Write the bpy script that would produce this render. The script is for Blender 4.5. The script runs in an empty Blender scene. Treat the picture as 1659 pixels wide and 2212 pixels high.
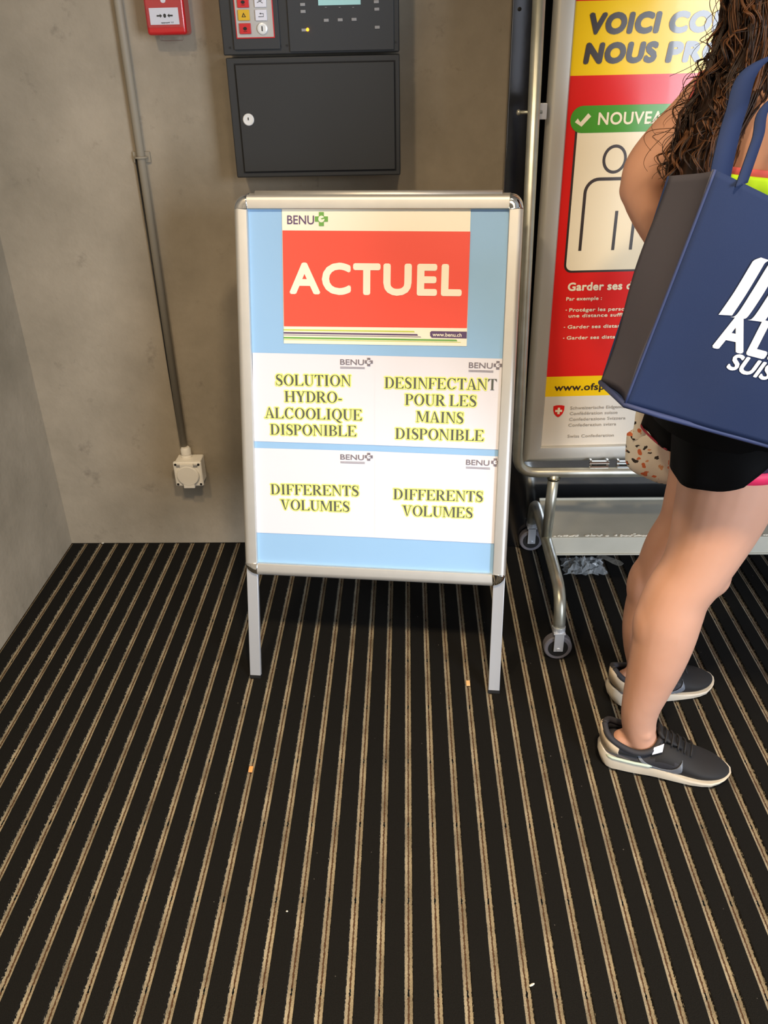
import bpy, math, random
from mathutils import Vector, Matrix
random.seed(7)
S = bpy.context.scene
COL = S.collection

# ------------------------------------------------------------------ camera
F = 1816.376
CX, CY = 829.5, 1106.0
PITCH, YAW, ROLL = 0.507656, -0.034275, -0.022433
CAM = Vector((0, 0, 1.4048))
cp, sp = math.cos(PITCH), math.sin(PITCH)
fw = Vector((math.sin(YAW)*cp, math.cos(YAW)*cp, -sp))
r0 = Vector((math.cos(YAW), -math.sin(YAW), 0)); u0 = r0.cross(fw)
rt = r0*math.cos(ROLL)+u0*math.sin(ROLL); up = -r0*math.sin(ROLL)+u0*math.cos(ROLL)
cam = bpy.data.cameras.new('camera'); co = bpy.data.objects.new('camera', cam); COL.objects.link(co)
co.matrix_world = Matrix(((rt.x, up.x, -fw.x, CAM.x), (rt.y, up.y, -fw.y, CAM.y), (rt.z, up.z, -fw.z, CAM.z), (0, 0, 0, 1)))
cam.sensor_fit = 'VERTICAL'; cam.sensor_height = 36; cam.lens = F/2212*36; cam.clip_start = .05
S.camera = co
S.view_settings.view_transform = 'Standard'; S.view_settings.look = 'None'
S.view_settings.gamma = 1; S.view_settings.exposure = 0.0

# ------------------------------------------------------------------ light
W = bpy.data.worlds.new('world'); S.world = W; W.use_nodes = True
wn = W.node_tree.nodes; wl = W.node_tree.links
bg = wn['Background']
tc = wn.new('ShaderNodeTexCoord'); sx = wn.new('ShaderNodeSeparateXYZ'); rp = wn.new('ShaderNodeValToRGB')
ma = wn.new('ShaderNodeMath'); ma.operation = 'MULTIPLY_ADD'; ma.inputs[1].default_value = .5; ma.inputs[2].default_value = .5
wl.new(tc.outputs['Generated'], sx.inputs[0]); wl.new(sx.outputs['Z'], ma.inputs[0]); wl.new(ma.outputs[0], rp.inputs[0]); wl.new(rp.outputs[0], bg.inputs[0])
rp.color_ramp.elements[0].position = .41; rp.color_ramp.elements[0].color = (.22, .22, .22, 1)
rp.color_ramp.elements[1].position = .46; rp.color_ramp.elements[1].color = (.92, .95, 1.0, 1)
bg.inputs[1].default_value = 0.42

def area(name, loc, target, sx_, sy_, power, color, spread=180):
    l = bpy.data.lights.new(name, 'AREA'); l.shape = 'RECTANGLE'; l.size = sx_; l.size_y = sy_
    l.energy = power; l.color = color; l.spread = math.radians(spread)
    o = bpy.data.objects.new(name, l); COL.objects.link(o); o.location = loc
    d = Vector(target)-Vector(loc); o.rotation_euler = d.to_track_quat('-Z', 'Y').to_euler()
    return o
WARM = (1.0, .77, .50)
area('ceiling_lamp_light', (.25, .15, 2.58), (.25, .15, 0), .20, .20, 42, WARM, 125)
area('ceiling_lamp_light', (-.75, .35, 2.58), (-.75, .35, 0), .16, .16, 25, WARM)
area('daylight_light', (2.6, -1.8, 1.3), (-.3, 2.0, .75), 1.2, 2.0, 175, (.80, .88, 1.0))

# ------------------------------------------------------------------ helpers
def lin(c):
    return tuple((v/255/12.92 if v/255 <= .04045 else ((v/255+.055)/1.055)**2.4) for v in c)+(1,)
MATS = {}
def mat(name, rgb, rough=.6, metal=0, spec=.5, bump=None, var=None, coat=0, emit=None, trans=0, alpha=1, sub=0, aniso=0):
    m = bpy.data.materials.new(name); m.use_nodes = True; n = m.node_tree.nodes; l = m.node_tree.links
    b = n['Principled BSDF']; b.inputs['Base Color'].default_value = lin(rgb)
    b.inputs['Roughness'].default_value = rough; b.inputs['Metallic'].default_value = metal
    b.inputs['Specular IOR Level'].default_value = spec; b.inputs['Coat Weight'].default_value = coat
    b.inputs['Alpha'].default_value = alpha; b.inputs['Transmission Weight'].default_value = trans
    if sub: b.inputs['Subsurface Weight'].default_value = sub; b.inputs['Subsurface Radius'].default_value = (.02, .008, .004); b.inputs['Subsurface Scale'].default_value = .6
    if emit: b.inputs['Emission Color'].default_value = lin(emit[0]); b.inputs['Emission Strength'].default_value = emit[1]
    t = n.new('ShaderNodeTexCoord')
    if var:   # (scale, amount, second colour)
        nz = n.new('ShaderNodeTexNoise'); nz.inputs['Scale'].default_value = var[0]; nz.inputs['Detail'].default_value = 5
        l.new(t.outputs['Object'], nz.inputs['Vector'])
        r = n.new('ShaderNodeValToRGB'); r.color_ramp.elements[0].position = .5-var[1]; r.color_ramp.elements[1].position = .5+var[1]
        r.color_ramp.elements[0].color = lin(var[2]); r.color_ramp.elements[1].color = lin(rgb)
        l.new(nz.outputs['Fac'], r.inputs[0]); l.new(r.outputs[0], b.inputs['Base Color'])
    if bump:  # (scale, strength, distance)
        nz = n.new('ShaderNodeTexNoise'); nz.inputs['Scale'].default_value = bump[0]; nz.inputs['Detail'].default_value = 4
        l.new(t.outputs['Object'], nz.inputs['Vector'])
        bp = n.new('ShaderNodeBump'); bp.inputs['Strength'].default_value = bump[1]; bp.inputs['Distance'].default_value = bump[2]
        l.new(nz.outputs['Fac'], bp.inputs['Height']); l.new(bp.outputs[0], b.inputs['Normal'])
    MATS[name] = m
    return m

class MB:
    """collects shapes and links them as ONE mesh object"""
    def __init__(s): s.v = []; s.f = []; s.m = []
    def add(s, vs, fs, mi=0):
        o = len(s.v); s.v += [Vector(p) for p in vs]; s.f += [tuple(i+o for i in f) for f in fs]; s.m += [mi]*len(fs); return s
    def box(s, c, d, mi=0, M=None):
        x, y, z = d[0]/2, d[1]/2, d[2]/2
        vs = [Vector((a*x, b*y, e*z))+Vector(c) for e in (-1, 1) for b in (-1, 1) for a in (-1, 1)]
        if M: vs = [M @ v for v in vs]
        return s.add(vs, [(0, 2, 3, 1), (4, 5, 7, 6), (0, 1, 5, 4), (2, 6, 7, 3), (0, 4, 6, 2), (1, 3, 7, 5)], mi)
    def loft(s, rings, mi=0, closed=True, cap=True):
        n = len(rings[0]); vs = [p for r in rings for p in r]; fs = []
        for i in range(len(rings)-1):
            for j in range(n if closed else n-1):
                k = (j+1) % n; fs.append((i*n+j, i*n+k, (i+1)*n+k, (i+1)*n+j))
        if cap and closed: fs += [tuple(range(n))[::-1], tuple((len(rings)-1)*n+j for j in range(n))]
        return s.add(vs, fs, mi)
    def tube(s, pts, rad, seg=16, mi=0, cap=True, round_=False):
        pts = [Vector(p) for p in pts]
        R = rad if isinstance(rad, (list, tuple)) else [rad]*len(pts)
        R = list(R)
        if round_:
            a = (pts[0]-pts[1]).normalized(); b = (pts[-1]-pts[-2]).normalized()
            pre = [(pts[0]+a*R[0]*math.sin(t), R[0]*math.cos(t)) for t in (1.45, 1.1, .75, .4)]
            post = [(pts[-1]+b*R[-1]*math.sin(t), R[-1]*math.cos(t)) for t in (.4, .75, 1.1, 1.45)]
            pts = [p for p, _ in pre]+pts+[p for p, _ in post]; R = [q for _, q in pre]+R+[q for _, q in post]
        rings = []; prev = None
        for i, p in enumerate(pts):
            t = (pts[min(i+1, len(pts)-1)]-pts[max(i-1, 0)]).normalized()
            if prev is None:
                a = Vector((0, 0, 1)) if abs(t.z) < .9 else Vector((1, 0, 0)); x = t.cross(a).normalized()
            else: x = (prev-t*prev.dot(t)).normalized()
            prev = x; y = t.cross(x)
            rings.append([p+(x*math.cos(2*math.pi*j/seg)+y*math.sin(2*math.pi*j/seg))*R[i] for j in range(seg)])
        return s.loft(rings, mi, True, cap)
    def cyl(s, a, b, r, seg=24, mi=0): return s.tube([a, b], r, seg, mi)
    def lathe(s, o, ax, prof, seg=32, mi=0):
        ax = Vector(ax).normalized(); a = Vector((0, 0, 1)) if abs(ax.z) < .9 else Vector((1, 0, 0)); x = ax.cross(a).normalized(); y = ax.cross(x)
        o = Vector(o)
        return s.loft([[o+ax*h+(x*math.cos(2*math.pi*j/seg)+y*math.sin(2*math.pi*j/seg))*r for j in range(seg)] for r, h in prof], mi)
    def ball(s, c, r, seg=20, mi=0, M=None):
        r = Vector((r, r, r)) if not hasattr(r, '__len__') else Vector(r); rings = []
        for i in range(1, 12):
            t = math.pi*i/12
            ring = [Vector((r.x*math.sin(t)*math.cos(2*math.pi*j/seg), r.y*math.sin(t)*math.sin(2*math.pi*j/seg), -r.z*math.cos(t))) for j in range(seg)]
            rings.append([(M @ v if M else v)+Vector(c) for v in ring])
        return s.loft(rings, mi)
    def build(s, name, mats, parent=None, smooth=False, bevel=0, solid=0, sub=0, auto=False):
        me = bpy.data.meshes.new(name); me.from_pydata([tuple(v) for v in s.v], [], s.f)
        for m in (mats if isinstance(mats, (list, tuple)) else [mats]): me.materials.append(m)
        for i, p in enumerate(me.polygons): p.material_index = s.m[i]; p.use_smooth = smooth
        me.validate(); me.update()
        o = bpy.data.objects.new(name, me); COL.objects.link(o)
        if parent:
            o.parent = parent; o.matrix_parent_inverse = parent_inv(parent)
        if solid: q = o.modifiers.new('solid', 'SOLIDIFY'); q.thickness = solid; q.offset = 0
        if sub: q = o.modifiers.new('sub', 'SUBSURF'); q.levels = sub; q.render_levels = sub
        if bevel: q = o.modifiers.new('bevel', 'BEVEL'); q.width = bevel; q.segments = 3; q.limit_method = 'ANGLE'; q.angle_limit = math.radians(35)
        if auto or (bevel and smooth):
            for p in me.polygons: p.use_smooth = True
            try: me.set_sharp_from_angle(angle=math.radians(35))
            except Exception: pass
        return o
def parent_inv(p):
    M = Matrix.Translation(p.location) @ p.rotation_euler.to_matrix().to_4x4() if p.parent is None else None
    if M is None:
        return (p.parent.matrix_basis @ p.matrix_parent_inverse).inverted() if False else WINV.get(p.name, Matrix())
    return M.inverted()
WINV = {}
def tag(o, label=None, cat=None, group=None, kind=None):
    if label: o['label'] = label
    if cat: o['category'] = cat
    if group: o['group'] = group
    if kind: o['kind'] = kind
    return o
def thing(name, loc, label, cat, group=None):
    o = bpy.data.objects.new(name, None); COL.objects.link(o); o.location = loc; o.empty_display_size = .05
    return tag(o, label, cat, group)
def spline(P, n=6):
    """Catmull-Rom through rows of numbers"""
    out = []; P = [list(p) for p in P]
    for i in range(len(P)-1):
        a, b, c, d = P[max(i-1, 0)], P[i], P[i+1], P[min(i+2, len(P)-1)]
        for k in range(n):
            t = k/n
            out.append([.5*(2*b[j]+(c[j]-a[j])*t+(2*a[j]-5*b[j]+4*c[j]-d[j])*t*t+(-a[j]+3*b[j]-3*c[j]+d[j])*t**3) for j in range(len(b))])
    out.append(P[-1]); return out

class Plane:
    """a real plane in the room: origin, right axis, up axis; uv() measures where a sight line meets it"""
    def __init__(s, o, u, v): s.o = Vector(o); s.u = Vector(u).normalized(); s.v = Vector(v).normalized(); s.n = s.u.cross(s.v)
    def hit(s, x, y):
        d = fw+rt*((x-CX)/F)-up*((y-CY)/F); t = (s.o-CAM).dot(s.n)/d.dot(s.n); return CAM+d*t
    def uv(s, x, y): q = s.hit(x, y)-s.o; return q.dot(s.u), q.dot(s.v)
    def pt(s, u, v, n=0): return s.o+s.u*u+s.v*v+s.n*n
    def mat(s): return Matrix(((s.u.x, s.v.x, s.n.x, s.o.x), (s.u.y, s.v.y, s.n.y, s.o.y), (s.u.z, s.v.z, s.n.z, s.o.z), (0, 0, 0, 1)))
def at(x, y, Y): return Plane((0, Y, 0), (1, 0, 0), (0, 0, 1)).hit(x, y)

def font_cap():
    c = bpy.data.curves.new('t', 'FONT'); c.body = 'H'; o = bpy.data.objects.new('t', c); COL.objects.link(o)
    dg = bpy.context.evaluated_depsgraph_get(); dg.update(); me = bpy.data.meshes.new_from_object(o.evaluated_get(dg)); h = max(v.co.y for v in me.vertices)
    bpy.data.objects.remove(o); bpy.data.curves.remove(c); bpy.data.meshes.remove(me); return h
CAPH = font_cap()

class Print:
    """flat artwork on a plane, one mesh with several inks"""
    def __init__(s, pl, mats, n0=0.0): s.pl = pl; s.mb = MB(); s.mats = mats; s.n0 = n0
    def poly(s, uvs, mi, lift=1):
        s.k = (getattr(s, 'k', 0)+1) % 83; lift = lift+s.k*.008
        s.mb.add([s.pl.pt(u, v, s.n0+lift*.0004) for u, v in uvs], [tuple(range(len(uvs)))], mi)
    def quads(s, A, B, mi, lift=1):
        for i in range(len(A)-1): s.poly([A[i], A[i+1], B[i+1], B[i]], mi, lift)
    def rect(s, a, b, mi, lift=1): s.poly([(a[0], a[1]), (b[0], a[1]), (b[0], b[1]), (a[0], b[1])], mi, lift)
    def rrect(s, a, b, r, mi, lift=1, rr=None):
        P = []
        cs = [(a[0]+r, a[1]+r, 180), (b[0]-r, a[1]+r, 270), (b[0]-r, b[1]-r, 0), (a[0]+r, b[1]-r, 90)]
        for cx, cy, st in cs:
            for k in range(7): t = math.radians(st+15*k); P.append((cx+r*math.cos(t), cy+r*math.sin(t)))
        s.poly(P, mi, lift)
    def ellipse(s, c, rx, ry, mi, lift=1, n=32): s.poly([(c[0]+rx*math.cos(2*math.pi*k/n), c[1]+ry*math.sin(2*math.pi*k/n)) for k in range(n)], mi, lift)
    def stroke(s, pts, w, mi, lift=1):
        A, B = [], []
        for i, p in enumerate(pts):
            q0 = Vector(pts[max(i-1, 0)][:2]); q1 = Vector(pts[min(i+1, len(pts)-1)][:2]); t = (q1-q0).normalized(); n = Vector((-t.y, t.x))*(w/2 if not isinstance(w, (list, tuple)) else w[i]/2)
            A.append(tuple(Vector(p[:2])+n)); B.append(tuple(Vector(p[:2])-n))
        s.quads(A, B, mi, lift)
    def text(s, txt, base0, base1, cap, mi, bold=0.0, shear=0.0, lift=2, space=1.0):
        """built-in sans font; baseline from base0 to base1, capital height cap"""
        c = bpy.data.curves.new('t', 'FONT'); c.body = txt; c.size = 1; c.space_character = space; c.resolution_u = 4
        o = bpy.data.objects.new('t', c); COL.objects.link(o)
        dg = bpy.context.evaluated_depsgraph_get(); dg.update(); me = bpy.data.meshes.new_from_object(o.evaluated_get(dg))
        vs = [v.co.copy() for v in me.vertices]; fs = [tuple(p.vertices) for p in me.polygons]
        bpy.data.objects.remove(o); bpy.data.curves.remove(c)
        if not vs: return
        x0 = min(v.x for v in vs); x1 = max(v.x for v in vs); H = CAPH
        b0 = Vector(base0); d = Vector(base1)-b0; L = d.length; d.normalize(); nrm = Vector((-d.y, d.x))
        sy = cap/H; sxx = L/(x1-x0)
        e = bold*cap
        sxx = (L-2*e)/(x1-x0); sy = (cap-2*e)/H
        for ci_, (kx, ky) in enumerate([(0, 0)] if e == 0 else [(0, 0)]+[(math.cos(i*math.pi/4), math.sin(i*math.pi/4)) for i in range(8)]):
            P = []
            for v in vs:
                a = e+(v.x-x0)*sxx+kx*e; b = e+v.y*sy+ky*e; q = b0+d*(a+shear*b)+nrm*b
                P.append(s.pl.pt(q.x, q.y, s.n0+(lift+ci_*.07)*.0004))
            s.mb.add(P, fs, mi)
        bpy.data.meshes.remove(me)
    def build(s, name, parent=None): return s.mb.build(name, s.mats, parent)

# ---- a bold serif alphabet drawn from stems, hairlines, serifs and bowls (unit capital height)
TT, TH, SF = .215, .062, .045
def arc(cx, cy, rx, ry, a0, a1, n=18): return [(cx+rx*math.cos(math.radians(a0+(a1-a0)*k/n)), cy+ry*math.sin(math.radians(a0+(a1-a0)*k/n))) for k in range(n+1)]
def ringq(cx, cy, rx, ry, a0, a1, side=TT, top=TH*.8):
    A = arc(cx, cy, rx, ry, a0, a1); B = arc(cx, cy, rx-side, ry-top, a0, a1)
    return [[A[i], A[i+1], B[i+1], B[i]] for i in range(len(A)-1)]
def R_(x0, y0, x1, y1): return [(x0, y0), (x1, y0), (x1, y1), (x0, y1)]
def stem(x, w=TT, y0=0, y1=1, top=True, bot=True, e=.085):
    o = [R_(x, y0, x+w, y1)]
    if bot: o.append(R_(x-e, y0, x+w+e, y0+SF))
    if top: o.append(R_(x-e, y1-SF, x+w+e, y1))
    return o
def strk(P, W_):
    o = []
    for i in range(len(P)-1):
        a, b = Vector(P[i]), Vector(P[i+1]); t = (b-a).normalized(); n = Vector((-t.y, t.x))
        t0 = (b-Vector(P[i-1])).normalized() if i > 0 else t; t1 = (Vector(P[i+2])-a).normalized() if i+2 < len(P) else t
        n0 = Vector((-t0.y, t0.x)); n1 = Vector((-t1.y, t1.x))
        o.append([tuple(a+n0*W_[i]/2), tuple(b+n1*W_[i+1]/2), tuple(b-n1*W_[i+1]/2), tuple(a-n0*W_[i]/2)])
    return o
def tri(*p): return [list(p)]
def glyph(ch):
    if ch == ' ': return .37, []
    if ch == '-': return .49, [R_(.06, .25, .42, .37)]
    if ch == 'I': return .575, stem(.18)
    if ch == 'L': return .987, stem(.12)+[R_(.3, 0, .92, SF)]+tri((.72, SF), (.95, .28), (.92, 0))
    if ch == 'E': return .987, stem(.12)+[R_(.3, 0, .90, SF), R_(.3, 1-SF, .87, 1), R_(.3, .48, .62, .48+SF)]+tri((.70, SF), (.94, .27), (.90, 0))+tri((.68, 1-SF), (.90, .75), (.87, 1))+tri((.62, .33), (.62, .68), (.50, .505))
    if ch == 'F': return .904, stem(.12)+[R_(.3, 1-SF, .85, 1), R_(.3, .48, .60, .48+SF)]+tri((.66, 1-SF), (.88, .73), (.85, 1))+tri((.61, .33), (.61, .68), (.49, .505))
    if ch == 'T': return .987, stem(.39, top=False)+[R_(.06, 1-SF, .93, 1)]+tri((.26, 1-SF), (.04, .72), (.06, 1))+tri((.73, 1-SF), (.95, .72), (.93, 1))
    if ch == 'H': return 1.15, stem(.12)+stem(.81)+[R_(.3, .47, .85, .53)]
    if ch == 'N': return 1.068, stem(.14, .06)+stem(.87, .06, bot=False)+[[(.03, 1), (.33, 1), (.94, 0), (.86, 0)]]+tri((.1, 1), (.34, 1), (.93, 0))
    if ch == 'M': return 1.396, stem(.14, .06)+stem(1.06)+[[(.06, 1), (.36, 1), (.72, .06), (.62, .06)], [(.62, .06), (.70, .06), (1.10, 1), (1.03, 1)]]
    if ch == 'A': return 1.068, [[(.46, 1), (.56, 1), (1.0, 0), (.74, 0)], [(.46, 1), (.52, .95), (.22, 0), (.15, 0)], R_(.25, .29, .70, .34), R_(.02, 0, .36, SF), R_(.63, 0, 1.06, SF)]
    if ch == 'V': return 1.068, [[(.50, 0), (.57, 0), (.36, 1), (.10, 1)], [(.52, .02), (.58, 0), (.93, 1), (.86, 1)], R_(.01, 1-SF, .46, 1), R_(.72, 1-SF, 1.06, 1)]
    if ch == 'Y': return 1.068, stem(.43, y1=.48, top=False)+[[(.10, 1), (.36, 1), (.63, .44), (.43, .44)], [(.56, .46), (.64, .46), (.92, 1), (.84, 1)], R_(.01, 1-SF, .46, 1), R_(.72, 1-SF, 1.06, 1)]
    if ch == 'O': return 1.15, ringq(.575, .5, .52, .52, 0, 360)+ringq(.575, .5, .52, .52, 180, 540)[:0]
    if ch == 'Q': return 1.15, ringq(.575, .5, .52, .52, 0, 360)+strk([(.50, .02), (.68, -.12), (.86, -.22), (1.06, -.23)], [.10, .17, .12, .03])
    if ch == 'C': return 1.068, ringq(.56, .5, .50, .52, 48, 318)+[R_(.88, .66, .93, 1.01)]+tri((.70, .98), (.93, .68), (.93, .95))+tri((.86, .05), (1.0, .22), (.95, .25))
    if ch == 'D': return 1.068, stem(.12)+ringq(.46, .5, .54, .5, -90, 90)+[R_(.3, 0, .47, SF), R_(.3, 1-SF, .47, 1)]
    if ch == 'U': return 1.068, [R_(.13, .33, .13+TT, 1), R_(.84, .33, .90, 1), R_(.03, 1-SF, .46, 1), R_(.73, 1-SF, 1.03, 1)]+[[a, b, c, d] for a, b, c, d in [q for q in ringq2(.515, .34, .385, .36)]]
    if ch == 'P': return .904, stem(.12)+ringq(.46, .735, .40, .265, -90, 90)+[R_(.3, 1-SF, .47, 1), R_(.3, .47, .47, .47+SF)]
    if ch == 'B': return .987, stem(.12)+ringq(.44, .755, .40, .245, -90, 90)+ringq(.46, .265, .45, .265, -90, 90)+[R_(.3, 1-SF, .46, 1), R_(.3, .49, .47, .54), R_(.3, 0, .47, SF)]
    if ch == 'R': return 1.068, stem(.12)+ringq(.46, .745, .41, .255, -90, 90)+[R_(.3, 1-SF, .47, 1), R_(.3, .47, .50, .47+SF), [(.36, .50), (.60, .52), (1.0, 0), (.75, 0)], R_(.72, 0, 1.06, SF)]
    if ch == 'S':
        P = [(.70, .74), (.66, .88), (.54, .965), (.40, .985), (.25, .93), (.17, .80), (.20, .67), (.36, .56), (.56, .44), (.68, .30), (.66, .14), (.52, .035), (.37, .01), (.20, .07), (.11, .24)]
        W_ = [.03, .04, .05, .07, .13, .17, .20, .24, .24, .20, .17, .10, .06, .05, .04]
        return .82, strk(P, W_)+[R_(.68, .68, .72, 1.0), R_(.09, 0, .13, .33)]
    return .8, []
def ringq2(cx, cy, rx, ry):
    A = arc(cx, cy, rx, ry, 180, 360); B = [(cx+TT*.38+(x-cx)*(rx-TT*.62)/rx, cy+(y-cy)*(ry-.05)/ry) for x, y in A]
    return [[A[i], A[i+1], B[i+1], B[i]] for i in range(len(A)-1)]
def serif(pr, txt, b0, b1, cap, ink, halo=None, skip_halo_last=0, lift=3):
    tot = sum(glyph(c)[0] for c in txt)-.06; b0 = Vector(b0); d = Vector(b1)-b0; L = d.length; d.normalize(); n = Vector((-d.y, d.x)); k = L/tot; x = -.03
    for ci, c in enumerate(txt):
        adv, polys = glyph(c)
        for P in polys:
            Q = [b0+d*((x+px)*k)+n*(py*cap) for px, py in P]
            pr.poly([tuple(q) for q in Q], ink, lift)
            if halo is not None and ci < len(txt)-skip_halo_last:
                e = cap*.115
                for i in range(len(Q)):
                    a, b = Q[i], Q[(i+1) % len(Q)]
                    if (b-a).length < 1e-6: continue
                    t = (b-a).normalized(); m = Vector((-t.y, t.x))*e
                    a2, b2 = a-t*e*.5, b+t*e*.5
                    pr.poly([tuple(a2+m*.6), tuple(a+m), tuple(b+m), tuple(b2+m*.6), tuple(b2-m*.6), tuple(b-m), tuple(a-m), tuple(a2-m*.6)], halo, lift-1)
        x += adv

# ------------------------------------------------------------------ materials
def wall_mat():
    m = mat('painted_concrete', (150, 140, 122), .75, bump=(60, .25, .004)); n = m.node_tree.nodes; l = m.node_tree.links; b = n['Principled BSDF']
    t = n.new('ShaderNodeTexCoord')
    a = n.new('ShaderNodeTexNoise'); a.inputs['Scale'].default_value = 2.2; a.inputs['Detail'].default_value = 7; a.inputs['Roughness'].default_value = .6
    l.new(t.outputs['Object'], a.inputs['Vector'])
    r = n.new('ShaderNodeValToRGB'); r.color_ramp.elements[0].position = .3; r.color_ramp.elements[1].position = .7
    r.color_ramp.elements[0].color = lin((130, 121, 104)); r.color_ramp.elements[1].color = lin((172, 160, 141)); l.new(a.outputs['Fac'], r.inputs[0])
    # scuffs and small stains
    c = n.new('ShaderNodeTexNoise'); c.inputs['Scale'].default_value = 11; c.inputs['Detail'].default_value = 8; c.inputs['Roughness'].default_value = .7
    l.new(t.outputs['Object'], c.inputs['Vector'])
    r2 = n.new('ShaderNodeValToRGB'); r2.color_ramp.elements[0].position = .60; r2.color_ramp.elements[1].position = .72
    r2.color_ramp.elements[0].color = (0, 0, 0, 1); r2.color_ramp.elements[1].color = (.5, .5, .5, 1); l.new(c.outputs['Fac'], r2.inputs[0])
    mx = n.new('ShaderNodeMix'); mx.data_type = 'RGBA'; l.new(r2.outputs[0], mx.inputs['Factor']); l.new(r.outputs[0], mx.inputs['A']); mx.inputs['B'].default_value = lin((96, 88, 76))
    l.new(mx.outputs['Result'], b.inputs['Base Color']); return m
def carpet_mat():
    m = bpy.data.materials.new('entrance_mat'); m.use_nodes = True; n = m.node_tree.nodes; l = m.node_tree.links; b = n['Principled BSDF']
    b.inputs['Roughness'].default_value = .95; b.inputs['Specular IOR Level'].default_value = .12
    g = n.new('ShaderNodeNewGeometry'); s = n.new('ShaderNodeSeparateXYZ')
    def M(op, a, b_=None, c=None, clamp=False):
        q = n.new('ShaderNodeMath'); q.operation = op; q.use_clamp = clamp
        for i, v in enumerate((a, b_, c)):
            if v is None: continue
            if isinstance(v, (int, float)): q.inputs[i].default_value = v
            else: l.new(v, q.inputs[i])
        return q.outputs[0]
    nz0 = n.new('ShaderNodeTexNoise'); nz0.inputs['Scale'].default_value = 260; nz0.inputs['Detail'].default_value = 2; l.new(g.outputs['Position'], nz0.inputs['Vector'])
    l.new(g.outputs['Position'], s.inputs[0])
    jit = M('MULTIPLY', M('SUBTRACT', nz0.outputs['Fac'], .5), .0042)
    X = M('ADD', s.outputs['X'], jit)
    # distance to nearest stripe centre (pitch 5 cm)
    fx = M('FRACT', M('ADD', M('DIVIDE', X, .05), .5+.1128+100))
    d = M('MULTIPLY', M('ABSOLUTE', M('SUBTRACT', fx, .5)), .05)
    outer = M('LESS_THAN', d, .0069); inner = M('GREATER_THAN', d, .0015)
    band = M('MULTIPLY', outer, inner); cen = M('LESS_THAN', d, .0015)
    fine = n.new('ShaderNodeTexNoise'); fine.inputs['Scale'].default_value = 700; fine.inputs['Detail'].default_value = 3; l.new(g.outputs['Position'], fine.inputs['Vector'])
    big = n.new('ShaderNodeTexNoise'); big.inputs['Scale'].default_value = 14; big.inputs['Detail'].default_value = 6; l.new(g.outputs['Position'], big.inputs['Vector'])
    dk = n.new('ShaderNodeValToRGB'); dk.color_ramp.elements[0].position = .3; dk.color_ramp.elements[1].position = .75
    dk.color_ramp.elements[0].color = lin((14, 14, 13)); dk.color_ramp.elements[1].color = lin((31, 30, 28)); l.new(fine.outputs['Fac'], dk.inputs[0])
    lt = n.new('ShaderNodeValToRGB'); lt.color_ramp.elements[0].position = .3; lt.color_ramp.elements[1].position = .7
    lt.color_ramp.elements[0].color = lin((92, 86, 76)); lt.color_ramp.elements[1].color = lin((190, 180, 156)); 
    mixn = M('MULTIPLY_ADD', big.outputs['Fac'], .55, M('MULTIPLY', fine.outputs['Fac'], .45)); l.new(mixn, lt.inputs[0])
    m1 = n.new('ShaderNodeMix'); m1.data_type = 'RGBA'; l.new(band, m1.inputs['Factor']); l.new(dk.outputs[0], m1.inputs['A']); l.new(lt.outputs[0], m1.inputs['B'])
    # centre groove: brown backing with darker rivets every 17.8 cm
    fy = M('FRACT', M('ADD', M('DIVIDE', s.outputs['Y'], .1765), 100-.325)); near = M('LESS_THAN', M('ABSOLUTE', M('SUBTRACT', fy, .5)), .035)
    m2 = n.new('ShaderNodeMix'); m2.data_type = 'RGBA'; l.new(near, m2.inputs['Factor']); m2.inputs['A'].default_value = lin((84, 62, 46)); m2.inputs['B'].default_value = lin((8, 8, 12))
    m3 = n.new('ShaderNodeMix'); m3.data_type = 'RGBA'; l.new(cen, m3.inputs['Factor']); l.new(m1.outputs['Result'], m3.inputs['A']); l.new(m2.outputs['Result'], m3.inputs['B'])
    # lint
    v = n.new('ShaderNodeTexVoronoi'); v.inputs['Scale'].default_value = 38; l.new(g.outputs['Position'], v.inputs['Vector'])
    sel = M('LESS_THAN', v.outputs['Distance'], .045); 
    wn_ = n.new('ShaderNodeSeparateColor'); l.new(v.outputs['Color'], wn_.inputs[0]); sel2 = M('MULTIPLY', sel, M('GREATER_THAN', wn_.outputs[0], .8))
    m4 = n.new('ShaderNodeMix'); m4.data_type = 'RGBA'; l.new(M('MULTIPLY', sel2, .45), m4.inputs['Factor']); l.new(m3.outputs['Result'], m4.inputs['A']); m4.inputs['B'].default_value = lin((150, 145, 138))
    l.new(m4.outputs['Result'], b.inputs['Base Color'])
    bp = n.new('ShaderNodeBump'); bp.inputs['Strength'].default_value = .7; bp.inputs['Distance'].default_value = .003
    l.new(M('SUBTRACT', fine.outputs['Fac'], M('MULTIPLY', cen, .6)), bp.inputs['Height']); l.new(bp.outputs[0], b.inputs['Normal'])
    return m
m_wall = wall_mat(); m_mat = carpet_mat()
m_ceil = mat('ceiling_paint', (150, 140, 122), .8)
m_alu = mat('anodised_aluminium', (222, 221, 216), .5, .8, var=(30, .4, (214, 213, 208)))
m_alu_leg = mat('scratched_aluminium', (212, 216, 222), .4, .6, bump=(90, .1, .0005))
m_chrome = mat('chrome', (225, 228, 230), .06, 1)
m_zinc = mat('zinc_steel', (214, 217, 208), .36, .8, var=(18, .3, (176, 176, 160)))
m_zincd = mat('worn_zinc_steel', (150, 145, 125), .38, 1, var=(25, .2, (100, 92, 70)))
m_black = mat('black_plastic', (24, 24, 24), .5)
m_blue = mat('light_blue_paper', (150, 194, 236), .38, coat=.25, bump=(5, .25, .01))
m_white = mat('white_paper', (230, 230, 240), .38, coat=.25)
m_cream = mat('cream_paper', (252, 246, 226), .38, coat=.25)
m_red = mat('red_ink', (244, 86, 68), .38, coat=.25)
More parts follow.
